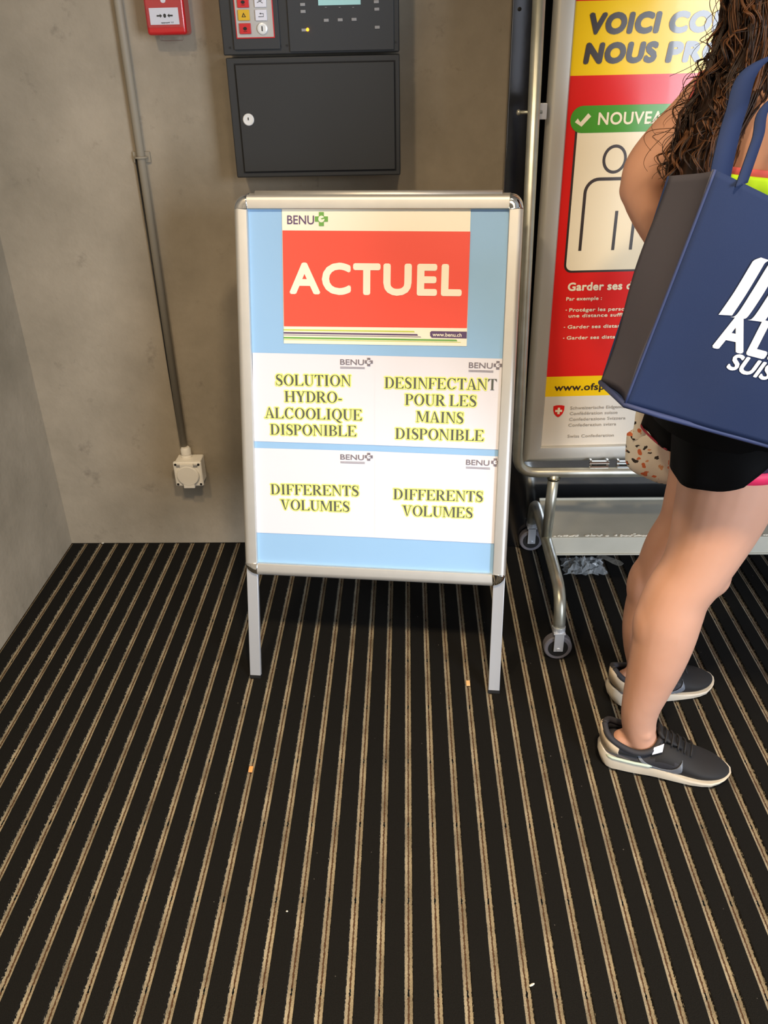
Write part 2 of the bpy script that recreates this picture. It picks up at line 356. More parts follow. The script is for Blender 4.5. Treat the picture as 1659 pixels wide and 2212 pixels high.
m_purple = mat('purple_ink', (92, 70, 112), .5)
m_green = mat('green_ink', (110, 172, 78), .5)
m_lime = mat('lime_ink', (200, 212, 92), .5)
m_greyink = mat('grey_ink', (124, 118, 128), .5)
m_textink = mat('dark_grey_ink', (86, 90, 84), .5)
m_halo = mat('yellow_highlighter', (232, 240, 138), .5)
m_skin = mat('skin', (208, 160, 136), .5, sub=.08, bump=(180, .06, .001), var=(7, .3, (192, 142, 117)))
m_hair = mat('dark_brown_hair', (40, 25, 15), .5, spec=.3, var=(30, .3, (30, 16, 9)))
m_hair2 = mat('chestnut_hair', (84, 52, 28), .5, spec=.3)
m_shorts = mat('black_polyester', (8, 8, 9), .75, spec=.1, bump=(40, .1, .002))
m_pink = mat('pink_fabric', (238, 48, 98), .6)
m_plum = mat('plum_fabric', (58, 44, 72), .7)
m_bag = mat('navy_nonwoven', (36, 50, 84), .8, spec=.2, bump=(900, .25, .0006), var=(3, .3, (30, 42, 72)))
m_bagside = mat('charcoal_nonwoven', (66, 65, 74), .75, spec=.25, bump=(900, .25, .0006))
m_bagtrim = mat('navy_piping', (42, 54, 94), .7)
m_logo = mat('white_print', (212, 214, 218), .6)

# ------------------------------------------------------------------ room
YW, XL, YP = 2.327, -1.1025, 2.292
def struct(name, mb, m): o = mb.build(name, m); o['kind'] = 'structure'; return o
fl_ = MB(); prof = [(-1.5, 0.0)]          # raised black pile ribs with the beige strips lying lower between them
for i in range(-27, 39):
    c_ = -.00564+.05*i
    if c_ < -1.48 or c_ > 1.88: continue
    prof += [(c_-.0088, 0), (c_-.0074, -.0012), (c_-.0069, -.006), (c_+.0069, -.006), (c_+.0074, -.0012), (c_+.0088, 0)]
prof.append((1.9, 0)); prof += [(1.9, -.04), (-1.5, -.04)]
fl_.loft([[Vector((x, y, z)) for x, z in prof] for y in (-1.65, 2.45)])
struct('floor', fl_, m_mat)
struct('wall_back', MB().box((.2, YW+.05, 1.34), (2.9, .1, 2.68)), m_wall)
struct('wall_left', MB().box((XL-.05, .4, 1.34), (.1, 4.0, 2.68)), m_wall)
struct('ceiling', MB().box((.2, .9, 2.70), (3.4, 3.1, .06)), m_ceil)
# ceiling lamps (their light is set above)
m_lamp = mat('lamp_diffuser', (255, 240, 210), .5, emit=((255, 214, 150), 1.5))
for lx, ly, where in ((.25, .15, 'on the right'), (-.75, .35, 'towards the left wall')):
    t = thing('ceiling_lamp', (lx, ly, 2.67), 'flat square ceiling lamp '+where, 'lamp')
    MB().box((lx, ly, 2.655), (.36, .36, .03)).build('housing', m_alu, t, bevel=.004)
    MB().box((lx, ly, 2.636), (.32, .32, .008)).build('diffuser', m_lamp, t)

# dark metal cladding on the back wall behind the poster stand
m_clad = mat('dark_brushed_metal', (132, 133, 139), .14, 1, bump=(5, .08, .01))
cl = thing('metal_wall_panel', (.92, YP, 0), 'tall dark glossy metal panel fixed on back wall behind the poster stand', 'wall panel')
MB().box((.247+.70, (YP+YW)/2, 1.33), (1.40, YW-YP, 2.66)).build('sheet', m_clad, cl, bevel=.003)
for z in (1.47, .86, .30): MB().lathe((.264, YP-.0012, z), (0, -1, 0), [(.0045, -.002), (.0045, .001), (.003, .0015)]).build('screw', m_black, cl)

# ------------------------------------------------------------------ conduit and socket on the back wall
m_cond = mat('painted_conduit', (150, 141, 124), .6)
cd = thing('cable_conduit', (-.681, YW-.014, .36), 'thin wall-coloured conduit running down the back wall to the socket box', 'conduit')
MB().tube([(-.683, YW-.013, 2.66), (-.683, YW-.013, .352)], .0105, 16).build('pipe', m_cond, cd, smooth=True)
for z in (1.163, 1.95):
    b = MB(); b.tube([(-.683+.015*math.cos(a), YW-.013-.014*math.sin(a), z) for a in [i*math.pi/10 for i in range(-1, 12)]], .003, 8)
    b.box((-.683, YW-.004, z), (.044, .008, .026)).build('clip', m_cond, cd, bevel=.001)
MB().tube([(-.6775-.02, YW-.011, 1.16), (-.697, YW-.006, .60), (-.694, YW-.005, .36)], .0022, 8).build('cable', m_black, cd, smooth=True)
m_sock = mat('white_plastic', (238, 234, 224), .45)
SKF = YW-.062
sk = thing('socket_outlet', (-.672, YW, .30), 'square white surface-mounted socket box with hinged round lid low on back wall', 'socket')
SX, SZ = -.668, .278
MB().box((SX, (SKF+.012+YW)/2, SZ), (.078, YW-SKF-.012, .078)).build('box', m_sock, sk, bevel=.004, smooth=True)
cv = MB().box((SX, SKF+.006, SZ), (.086, .012, .082)).build('cover', m_sock, sk, bevel=.005, smooth=True)
lid = MB(); lid.lathe((SX, SKF-.002, SZ-.002), (0, -1, 0), [(.034, -.004), (.034, .004), (.031, .007), (.0, .0078)], 40)
lid.box((SX, SKF-.003, SZ+.026), (.040, .010, .022)); lid.box((SX, SKF-.003, SZ-.034), (.034, .011, .018))
lid.build('hinged_lid', m_sock, sk, bevel=.0015, smooth=True)
for a in (-1, 1): MB().box((SX+a*.026, SKF-.002, SZ+.030), (.012, .006, .005)).build('hinge', mat('grey_hinge%d' % a, (150, 150, 152), .5), sk, bevel=.001)
for a in (-1, 1):
    for c in (-1, 1): MB().lathe((SX+a*.035, SKF-.0005, SZ+c*.033), (0, -1, 0), [(.0036, -.003), (.0036, .001), (.002, .0005)]).build('screw', m_black, sk)
MB().lathe((-.677, YW-.020, SZ+.036), (0, 0, 1), [(.012, 0), (.0165, .002), (.0165, .008), (.0140, .009), (.0140, .013), (.0155, .015), (.0155, .030), (.0115, .036)], 12).build('cable_gland', m_sock, sk, bevel=.0008, smooth=True)

# ------------------------------------------------------------------ manual call point
m_cred = mat('glossy_red_plastic', (196, 32, 36), .3, coat=.4); m_clear = mat('clear_plastic', (235, 240, 240), .08, trans=.95, alpha=.35)
cp_ = Plane((-.57, YW-.062, 1.50), (1, 0, 0), (0, 0, 1))
cpt = thing('fire_call_point', (-.57, YW, 1.48), 'red manual fire call point box with white push plate high on back wall', 'call point')
l0 = cp_.uv(321, 77)[0]; l1 = cp_.uv(402, 74)[0]; bz = cp_.uv(360, 76)[1]+1.5; cxm = -.57+(l0+l1)/2; ww = l1-l0
MB().box((cxm, YW-.033, bz+.058), (ww+.004, .060, .116)).build('housing', m_cred, cpt, bevel=.007, smooth=True)
cp_.o.y = YW-.0635
pr = Print(cp_, [m_white, m_black]);
a = cp_.uv(326, 54); b = cp_.uv(384, 16); pr.rect(a, b, 0, 2)
c0 = cp_.uv(356, 34)
pr.ellipse(c0, .0034, .0042, 1, 3)
for sg in (-1, 1):
    x = c0[0]+sg*.014
    pr.rect((x-.005, c0[1]-.0016), (x+.005, c0[1]+.0016), 1, 3); pr.poly([(x-sg*.003, c0[1]-.0042), (x-sg*.008, c0[1]), (x-sg*.003, c0[1]+.0042)], 1, 3)
pr.text('appuyer ici', (c0[0]-.010, c0[1]-.0155), (c0[0]+.019, c0[1]-.0150), .0036, 1, .02, lift=3)
pr.build('push_plate', cpt)
fr_ = MB().box((cxm, YW-.0655, bz+.064), (ww-.006, .003, .096)); fr_.build('clear_flap', m_clear, cpt, bevel=.001)
MB().box((cxm+.004, YW-.040, bz-.006), (.050, .030, .012)).build('clear_tab', m_clear, cpt, bevel=.003, smooth=True)
pr = Print(cp_, [m_white]); e = cp_.uv(352, 1); pr.ellipse(e, .006, .005, 0, 2); pr.build('key_symbol', cpt)

# ------------------------------------------------------------------ fire alarm panel
m_anth = mat('anthracite_enamel', (46, 48, 50), .55, bump=(300, .08, .0006)); m_anth2 = mat('anthracite_module', (50, 53, 57), .5)
m_lgrey = mat('light_grey_keypad', (188, 186, 182), .5); m_btn_r = mat('red_key', (206, 40, 44), .45); m_btn_y = mat('yellow_key', (222, 178, 40), .45)
m_gap = mat('dark_gap', (16, 16, 17), .8); m_led = mat('amber_lamp', (255, 150, 30), .4, emit=((255, 140, 20), 6)); m_lcd = mat('lcd_screen', (150, 190, 190), .2, emit=((150, 196, 192), .35))
m_sil = mat('silver_lock', (238, 240, 240), .35, .15); m_slot = mat('grey_label', (150, 150, 152), .5)
FY = YW-.10
fp = Plane((0, FY, 0), (1, 0, 0), (0, 0, 1))
cab = thing('fire_alarm_panel', (-.21, YW, 1.12), 'anthracite fire alarm control panel with keypad and locked lower door on back wall', 'alarm panel')
xl = fp.uv(512, 382)[0]; xr = fp.uv(865, 380)[0]; zb = fp.uv(690, 382)[1]; zm = fp.uv(680, 118)[1]
MB().box(((xl+xr)/2, FY+.05, (zb+zm)/2-.001), (xr-xl, .10, zm-zb-.004)).build('lower_housing', m_anth, cab, bevel=.003, smooth=True)
xu0 = xl-.004
MB().box(((xu0+xr)/2, FY+.052, (zm+1.78)/2+.001), (xr-xu0, .096, 1.78-zm-.002)).build('upper_housing', m_anth, cab, bevel=.003, smooth=True)
a = fp.uv(530, 371); b = fp.uv(851, 133)
MB().box(((a[0]+b[0])/2, FY-.0008, (a[1]+b[1])/2), (b[0]-a[0]+.006, .002, b[1]-a[1]+.006)).build('door_seal', m_gap, cab)
dr = MB().box(((a[0]+b[0])/2, FY-.003, (a[1]+b[1])/2), (b[0]-a[0], .006, b[1]-a[1])).build('door', m_anth, cab, bevel=.0015, smooth=True)
k = fp.uv(537, 258)
lk = MB(); lk.lathe((k[0]+.001, FY-.006, k[1]), (0, -1, 0), [(.0135, -.002), (.0135, .002), (.012, .0035), (.0095, .0035), (.009, .0028)], 36); WINV['door'] = Matrix.Translation(cab.location).inverted()
lkk = lk.build('lock', m_sil, None, smooth=False); lkk.parent = dr
lkk2 = MB().box((k[0]+.001, FY-.0098, k[1]+.002), (.0022, .0015, .006)).build('keyhole', m_black, None); lkk2.parent = dr
# children of parts are written in world coordinates, so cancel the empty's offset
for q in (lkk, lkk2): q.matrix_parent_inverse = Matrix()
# keypad module
up_ = Plane((0, YW-.098, 0), (1, 0, 0), (0, 0, 1)); UY = YW-.098
def bx(pl, p0, p1, d, y0):  # box between two image corners measured on a plane
    a = pl.uv(*p0); b = pl.uv(*p1); return ((a[0]+b[0])/2, y0-d/2, (a[1]+b[1])/2), (abs(b[0]-a[0]), d, abs(b[1]-a[1]))
c, d = bx(up_, (507, 108), (599, 2), .004, UY); c = (c[0], c[1], c[2]+.10); d = (d[0], d[1], d[2]+.20)
MB().box(c, d).build('keypad_module', m_anth2, cab, bevel=.001, smooth=True)
c2, d2 = bx(up_, (512, 84), (589, 2), .0015, UY-.004); c2 = (c2[0], c2[1], c2[2]+.08); d2 = (d2[0], d2[1], d2[2]+.16)
MB().box(c2, d2).build('red_border', m_btn_r, cab, bevel=.001)
MB().box((c2[0], c2[1]-.0006, c2[2]), (d2[0]-.005, .0015, d2[2]-.005)).build('keypad_label', m_lgrey, cab)
KY = UY-.0062
for (x, y, mm, sym) in ((531, 62, m_btn_r, 's'), (528, 33, m_btn_y, 't'), (526, 5, m_btn_r, 's'), (565, 33, m_white, 'a'), (563, 4, m_white, 'x')):
    q = up_.uv(x, y)
    bt = MB().box((q[0], KY-.002, q[1]), (.0265, .004, .0215)).build('key', mm, cab, bevel=.001, smooth=True)
    pp = Plane((0, KY-.0042, 0), (1, 0, 0), (0, 0, 1)); pr = Print(pp, [m_black])
    if sym == 't': pr.quads([(q[0]-.005, q[1]-.004), (q[0], q[1]+.005), (q[0]+.005, q[1]-.004), (q[0]-.005, q[1]-.004)], [(q[0]-.0025, q[1]-.0028), (q[0], q[1]+.002), (q[0]+.0025, q[1]-.0028), (q[0]-.0025, q[1]-.0028)], 0)
    if sym == 's': pr.ellipse(q, .0045, .0035, 0); pr.rect((q[0]-.004, q[1]-.006), (q[0]+.004, q[1]-.005), 0)
    if sym == 'a': pr.stroke([(q[0]-.006, q[1]-.003), (q[0]+.006, q[1]-.003), (q[0]+.006, q[1]+.003), (q[0], q[1]+.003)], .0012, 0); pr.poly([(q[0], q[1]+.001), (q[0], q[1]+.005), (q[0]-.003, q[1]+.003)], 0)
    if sym == 'x': pr.stroke([(q[0]-.007, q[1]-.002), (q[0]+.004, q[1]+.003)], .0012, 0); pr.stroke([(q[0]-.003, q[1]+.003), (q[0]+.006, q[1]-.003)], .0012, 0)
    sm = pr.build('key_symbol'); sm.parent = bt
q = up_.uv(568, 62)
MB().lathe((q[0], KY, q[1]), (0, -1, 0), [(.0115, -.001), (.0115, .004), (.0085, .005)], 32).build('key_switch', m_sil, cab)
MB().box((q[0], KY-.0055, q[1]), (.002, .002, .010)).build('key_slot', m_black, cab)
# display module
c, d = bx(up_, (627, 112), (850, 2), .003, UY); MB().box((c[0], c[1], c[2]+.10), (d[0], d[1], d[2]+.20)).build('display_module', m_anth2, cab, bevel=.001, smooth=True)
c, d = bx(up_, (688, 12), (779, 2), .002, UY-.003); MB().box((c[0], c[1], c[2]+.035), (d[0], d[1], d[2]+.07)).build('lcd_display', m_lcd, cab)
for (x, y) in ((654, 10), (655, 25), (657, 65), (813, 4), (814, 20), (815, 59), (705, 44), (735, 43), (765, 42)):
    q = up_.uv(x, y); MB().box((q[0], UY-.004, q[1]), (.0115, .0022, .0062)).build('indicator_key', m_slot, cab, bevel=.0008)
q = up_.uv(665, 64); MB().ball((q[0], UY-.005, q[1]), (.0032, .002, .0036)).build('amber_light', m_led, cab, smooth=True)
for x in (704, 734, 763): q = up_.uv(x, 16); MB().box((q[0], UY-.0035, q[1]), (.004, .001, .001)).build('display_tick', m_slot, cab)
for (x, y) in ((497, 103), (606, 99), (620, 98), (855, 91)):
    q = up_.uv(x, y); MB().lathe((q[0], UY+.001, q[1]), (0, -1, 0), [(.0022, -.002), (.0022, .0008)], 12).build('screw', m_black, cab)

# ------------------------------------------------------------------ A-board pavement sign
BX, BY, BYAW, TILT = -.0946, 1.6261, -.0941, .2555
bu = Vector((math.cos(BYAW), math.sin(BYAW), 0)); bn = Vector((-math.sin(BYAW), math.cos(BYAW), 0))
bv = Vector((0, 0, math.cos(TILT)))+bn*math.sin(TILT)
front = Plane((BX, BY, 0), bu, bv)         # n points towards the viewer
WI, H0, H1, RW = .5713, .3115, 1.1294, .0305
TOP = H1+RW
# rear panel: mirror image about the ridge
ridge = front.pt(0, TOP, 0)
bvr = Vector((0, 0, math.cos(TILT)))-bn*math.sin(TILT)
ro = ridge-bvr*TOP+bn*.018
rear = Plane(ro, -bu, bvr)
board = thing('pavement_sign', (BX, BY+.28, 0), 'aluminium folding A-board sign with blue backing standing on striped mat', 'sign')
def rail(pl, a, b, mats, name):
    """snap-frame rail with a domed face from (u,v) a to b"""
    a, b = Vector(a), Vector(b); t = (b-a).normalized(); s_ = Vector((-t.y, t.x)); rings = []
    prof = [(-.5, -.010), (-.5, .0055), (-.45, .0072), (.08, .0090), (.26, .0085), (.40, .0058), (.48, .001), (.5, -.003), (.5, -.010)]
    for p in (a, b): rings.append([pl.pt(p.x+s_.x*x*RW, p.y+s_.y*x*RW, n) for x, n in prof])
    return MB().loft(rings).build(name, mats, board, auto=True)
for pl in (front, rear):
    h = WI/2; m_ = RW/2
    rail(pl, (-h, H1+m_), (h, H1+m_), m_alu, 'frame_rail'); rail(pl, (h, H0-m_), (-h, H0-m_), m_alu, 'frame_rail')
    rail(pl, (-h-m_, H0), (-h-m_, H1), m_alu, 'frame_rail'); rail(pl, (h+m_, H1), (h+m_, H0), m_alu, 'frame_rail')
    for sx_ in (-1, 1):
        for v0, sv in ((H0, -1), (H1, 1)):
            rings = []
            for rr, n in ((.985, -.010), (.985, .000), (.96, .004), (.86, .0075), (.6, .009), (.0, .0092)):
                ring = [pl.pt(sx_*(h-.001), v0-sv*.001, n)]
                for kk in range(13):
                    t = math.radians(90*kk/12); ring.append(pl.pt(sx_*(h+RW*rr*math.cos(t)), v0+sv*RW*rr*math.sin(t), n))
                rings.append(ring)
            MB().loft(rings).build('corner_cap', m_chrome, board, smooth=True)
    MB().box((0, 0, 0), (WI+.03, H1-H0+.03, .004), 0, Matrix.Translation(pl.pt(0, (H0+H1)/2, -.0065)) @ pl.mat().to_3x3().to_4x4()).build('backing_plate', m_blue if pl is front else m_white, board)
    # folding legs (flat bars) with rubber feet
    for sx_ in (-1, 1):
        MB().box((0, 0, 0), (.0275, H0+.02, .012), 0, Matrix.Translation(pl.pt(sx_*(.3153-.0137), (H0+.02)/2-.012+.012, -.010)) @ pl.mat().to_3x3().to_4x4()).build('leg', m_alu_leg, board, bevel=.0012, smooth=True)
        MB().box((0, 0, 0), (.029, .008, .014), 0, Matrix.Translation(pl.pt(sx_*(.3153-.0137), .0045, -.010)) @ pl.mat().to_3x3().to_4x4()).build('rubber_foot', m_black, board)
hb = MB(); hb.tube([ridge+bu*(-.27)+bn*.010-Vector((0, 0, .002)), ridge+bu*.27+bn*.010-Vector((0, 0, .002))], .0085, 12); hb.build('hinge_bar', m_alu, board, smooth=True)
for sx_ in (-1, 1):
    p = ridge+bu*(sx_*.24)+bn*.008; MB().box(p+Vector((0, 0, -.009)), (.05, .02, .012)).build('hinge', m_alu, board, bevel=.002)

# printed sheets, each clamped or taped in the frame
def plus_logo(pr, pl, cpx, w, mi, hole):
    c = pl.uv(*cpx); a = w/2; b = w*.19
    pr.rect((c[0]-a, c[1]-b), (c[0]+a, c[1]+b), mi, 3); pr.rect((c[0]-b, c[1]-a), (c[0]+b, c[1]+a), mi, 4); pr.ellipse(c, w*.24, w*.24, hole, 5, 20)
    pr.poly([(c[0]-w*.05, c[1]+w*.03), (c[0]+w*.22, c[1]+w*.12), (c[0]+w*.24, c[1]+w*.02), (c[0]+w*.02, c[1]-w*.03)], mi, 6)
T = front.uv
pr = Print(front, [m_cream, m_red, m_purple, m_green, m_lime], -.0030)
pr.poly([T(608, 446), T(612.5, 742), T(1008, 748), T(1017, 450)][::-1], 0, 0)
pr.poly([T(609.5, 497.5), T(612.8, 705), T(1008.5, 709), T(1016, 500)][::-1], 1, 1)
a = T(620, 484); b = T(678, 484.5); pr.text('BENU', a, b, T(620, 465)[1]-a[1], 2, .012)
plus_logo(pr, front, (694, 473), .029, 3, 0)
a = T(625, 635); b = T(997, 640); pr.text('ACTUEL', a, b, T(650, 567)[1]-T(650, 635)[1], 0, .050, lift=3, space=1.12)
def ln(y0, y1, x1, w, mi, x0=612.5):
    a = T(x0, y0); b = T(x1, y1); pr.poly([(a[0], a[1]-w/2), (b[0], b[1]-w/2), (b[0]-.002, b[1]+w/2), (a[0], a[1]+w/2)], mi, 2)
ln(712.5, 716.5, 896, .0030, 4); ln(719, 723.5, 903, .0035, 2); ln(723.5, 728, 910, .0012, 2); ln(729.5, 735.5, 988, .0036, 3); ln(733.5, 739.5, 996, .0012, 4)
a = T(928.5, 729.5); b = T(1008.4, 716.5); pr.poly([(a[0]+.004, a[1]), (b[0], a[1]-.0005), (b[0], b[1]), (a[0]+.003, b[1]), (a[0], b[1]-.003), (a[0]+.0005, a[1]+.004)], 2, 2)
a = T(934, 726.5); b = T(997, 728); pr.text('www.benu.ch', a, b, .0082, 0, .02, lift=3)
o = pr.build('printed_sheet'); tag(o, 'red landscape sheet with large white headline at top of the A-board frame', 'notice', 'sheets clamped in the A-board frame')

def white_sheet(q, lines, logo, logo_w, label, n0, dark=False):
    pr = Print(front, [m_white, m_textink, m_halo, m_greyink], n0)
    pr.poly([T(*p) for p in q], 0, 0)
    for txt, x0, y0, x1, y1, cap, sk_ in lines:
        a = T(x0, y0); b = T(x1, y1); serif(pr, txt, a, b, cap, 1, 2, sk_)
    (lx0, ly0), (lx1, ly1), cc = logo
    a = T(lx0, ly0); b = T(lx1, ly1); pr.text('BENU', a, b, .0125, 3, .02, lift=2)
    for dy in (.0045, .0072):
        pr.poly([(a[0], a[1]-dy-.0012), (b[0]+.002, b[1]-dy-.0012), (b[0]+.002, b[1]-dy), (a[0], a[1]-dy)], 3, 2)
    if cc: plus_logo(pr, front, cc, logo_w, 3, 0)
    o = pr.build('printed_sheet'); tag(o, label, 'notice', 'sheets clamped in the A-board frame')
cap = abs(T(676, 823)[1]-T(676, 845)[1]) if False else None
def ch(x, y0, y1): return T(x, y0)[1]-T(x, y1)[1]
C1 = ch(680, 810, 833.5)
white_sheet([(547, 953.5), (812, 962), (812, 768.5), (545, 762)],
            [('SOLUTION', 595, 832.5, 758, 834.5, C1, 0), ('HYDRO-', 615, 868, 739, 870.5, C1, 0), ('ALCOOLIQUE', 572, 903, 782, 908.5, C1, 0), ('DISPONIBLE', 584, 939, 770, 943, C1, 0)],
            ((734.5, 788), (786, 789), (796.5, 782)), .0185, 'white sheet offering hydroalcoholic solution, upper left of four below the red notice', -.0030)
white_sheet([(809, 962), (1080, 972), (1087, 775), (809, 768.5)],
            [('DESINFECTANT', 831, 838.5, 1073, 843, C1, 1), ('POUR LES', 875, 875, 1029, 878.5, C1, 0), ('MAINS', 899, 911.5, 1001, 915, C1, 0), ('DISPONIBLE', 854, 948, 1045, 953, C1, 0)],
            ((1012.5, 795), (1064, 796.5), (1075.5, 789)), .0185, 'white sheet offering hand disinfectant, upper right of four below the red notice', -.0026)
white_sheet([(552, 1151), (812, 1162), (812, 975.5), (548, 968)],
            [('DIFFERENTS', 585, 1068, 775, 1072, C1, 0), ('VOLUMES', 606, 1101, 755, 1106, C1, 0)],
            ((735, 993), (786, 994.5), (796.5, 987)), .0185, 'white sheet announcing different volumes, lower left of the four on the A-board', -.0030)
white_sheet([(809, 1162), (1068, 1175), (1078, 986.5), (809, 975.5)],
            [('DIFFERENTS', 850, 1078.5, 1043, 1084.5, C1, 0), ('VOLUMES', 869, 1114, 1021, 1119.5, C1, 0)],
            ((1006.5, 1004.5), (1057, 1006.5), (1070, 999)), .0185, 'white sheet announcing different volumes, lower right beside the frame edge', -.0026)

# ------------------------------------------------------------------ poster stand
SXC, SY = .381, 2.02
TR = .0135
stand = thing('poster_stand', (.78, SY, 0), 'tubular steel poster stand on casters behind the person, holding the red and yellow poster', 'display stand')
zt = at(1300, 1020, SY).z; xL = at(1158, 0, SY).x-.002; xR = xL+1.03
xL2 = at(1122, 940, SY).x
def bendpts(P, r, n=6):
    out = [Vector(P[0])]
    for i in range(1, len(P)-1):
        p = Vector(P[i]); a = (Vector(P[i-1])-p).normalized(); b = (Vector(P[i+1])-p).normalized()
        s0, s1 = p+a*r, p+b*r
        for k in range(n+1): t = k/n; out.append(s0*(1-t)**2+p*2*t*(1-t)+s1*t*t)
    out.append(Vector(P[-1])); return out
MB().tube(bendpts([(xL, SY, 2.05), (xL2-.001, SY, zt), (xR, SY, zt), (xR, SY, 2.05), (xL, SY, 2.05)], .055), TR, 20).build('loop_frame', m_zinc, stand, smooth=True)
zj = .190
for X in (SXC, xR-.115):
    MB().tube([(X+.006, SY, zt-.005), (X, SY, zj)], .0145, 18).build('post', m_zinc, stand, smooth=True)
    MB().lathe((X+.006, SY, zt-.022), (0, 0, 1), [(.0145, 0), (.0175, .004), (.0185, .010)], 20).build('weld', m_zincd, stand, smooth=True)
    MB().tube(bendpts([(X, 1.744, .085), (X, 1.752, .186), (X, SY, zj+.002), (X, 2.270, .186), (X, 2.278, .085)], .075), .0155, 20).build('foot', m_zinc, stand, smooth=True)
    for Y in (1.744, 2.278):
        cs = thing('x', (X, Y, 0), None, None); COL.objects.unlink(cs)
        f = MB()
        f.box((X, Y-.0175, .058), (.024, .003, .056)); f.box((X, Y+.0175, .058), (.024, .003, .056)); f.box((X, Y, .0845), (.030, .038, .004)); f.cyl((X, Y-.021, .0365), (X, Y+.021, .0365), .005, 12)
        fk = f.build('caster_fork', m_alu_leg, stand, bevel=.0008)
        wh = MB(); wh.lathe((X, Y-.0125, .0365), (0, 1, 0), [(.0255, 0), (.0335, 0), (.0362, .003), (.0362, .022), (.0335, .025), (.0255, .025)], 40)
        WH = wh.build('caster_wheel', mat('grey_rubber%d' % int(Y*1000+X*10), (98, 96, 102), .6), stand, smooth=False, auto=True)
        hubm = MB(); hubm.lathe((X, Y-.0130, .0365), (0, 1, 0), [(.0, 0), (.0256, 0), (.0256, .026), (.0, .026)], 32); hubm.build('wheel_hub', m_black, stand)
    MB().lathe((X, 1.744, .086), (0, 0, 1), [(.0165, 0), (.0165, .012)], 20).build('collar', m_alu_leg, stand)
    MB().lathe((X, 2.278, .086), (0, 0, 1), [(.0165, 0), (.0165, .012)], 20).build('collar', m_alu_leg, stand)
# dusty ballast tray between the feet
m_tray = mat('dusty_galvanised_tray', (205, 203, 190), .7, .15, var=(5, .35, (168, 166, 152)))
m_dust = mat('plaster_dust', (232, 228, 214), .9)
x0, x1 = SXC+.012, xR-.127
tr_ = MB(); tr_.box(((x0+x1)/2, 2.135, .190), (x1-x0, .215, .006)); tr_.box(((x0+x1)/2, 2.026, .166), (x1-x0, .004, .054)); tr_.box(((x0+x1)/2, 2.246, .175), (x1-x0, .005, .050)); tr_.box(((x0+x1)/2, 2.024, .1395), (x1-x0, .010, .004))
tr_.build('ballast_tray', [m_tray], stand, bevel=.0012)
db = MB()
for i in range(150):
    x = random.uniform(x0+.01, x1-.01); db.ball((x, 2.031+abs(random.gauss(0, .004)), .1935), (random.uniform(.002, .007), random.uniform(.0015, .004), .0012), 8)
db.build('dust_line', m_dust, stand, smooth=True)
for i, (px, py, rx) in enumerate(((1340, 1120, .03), (1230, 1140, .012))): pass

# hanging poster frame (turned a little away from the tube loop)
PA = math.radians(2.4)
pu = Vector((math.cos(PA), math.sin(PA), 0))
pp = Plane((.30, 2.045, 0), pu, (0, 0, 1))
U0 = pp.uv(1245, 0)[0]; U0b = pp.uv(1168, 963)[0]; UI = (U0+U0b)/2
V0 = pp.uv(1168, 964)[1]; FWD = .045; UW = .875; V1 = V0+1.26
def prail(a, b, t0, t1, name):
    """mitred picture-frame rail; a,b inner corners, t0,t1 outward diagonals"""
    rings = []
    for p, d in ((a, t0), (b, t1)):
        rings.append([pp.pt(p[0]+d[0]*x, p[1]+d[1]*x, n) for x, n in ((0, -.012), (0, .003), (.003, .007), (.030, .010), (.036, .009), (.043, .003), (FWD, -.004), (FWD, -.012))])
    MB().loft(rings).build(name, m_alup, stand, auto=True)
m_alup = mat('satin_aluminium', (196, 194, 186), .5, .6)
c00, c10, c11, c01 = (UI, V0), (UI+UW, V0), (UI+UW, V1), (UI, V1)
prail(c00, c10, (-1, -1), (1, -1), 'poster_frame_rail'); prail(c10, c11, (1, -1), (1, 1), 'poster_frame_rail'); prail(c11, c01, (1, 1), (-1, 1), 'poster_frame_rail'); prail(c01, c00, (-1, 1), (-1, -1), 'poster_frame_rail')
MB().box((0, 0, 0), (UW+.04, V1-V0+.04, .004), 0, Matrix.Translation(pp.pt(UI+UW/2, (V0+V1)/2, -.012)) @ pp.mat().to_3x3().to_4x4()).build('back_board', m_black, stand)
# clip joining pole and poster frame
q = at(1170, 240, 2.035)
MB().box((q.x, 2.035, q.z), (.020, .022, .032)).build('frame_clip', m_alu_leg, stand, bevel=.001)
MB().cyl((xL-.022, 2.025, q.z-.001), (q.x, 2.025, q.z-.001), .0035, 12).build('bolt', m_zinc, stand, smooth=True)
MB().ball((xL-.021, 2.025, q.z-.001), (.005, .006, .006)).build('bolt_head', m_zinc, stand, smooth=True)
for i, pxx in enumerate((1293, 1352)):
    q = at(pxx, 1002, 2.03); b = MB()
    b.tube([(q.x-.026, 2.024, q.z+.006), (q.x+.026, 2.024, q.z+.006)], .004, 10); b.tube([(q.x-.024, 2.022, q.z-.005), (q.x+.024, 2.022, q.z-.005)], .0045, 10)
    b.box((q.x, 2.030, q.z), (.040, .006, .018)); b.box((q.x-.022, 2.03, q.z), (.005, .012, .026)); b.box((q.x+.022, 2.03, q.z), (.005, .012, .026)); b.box((q.x, 2.034, q.z-.012), (.012, .008, .018))
    b.build('spring_clip', m_chrome, stand, smooth=False)

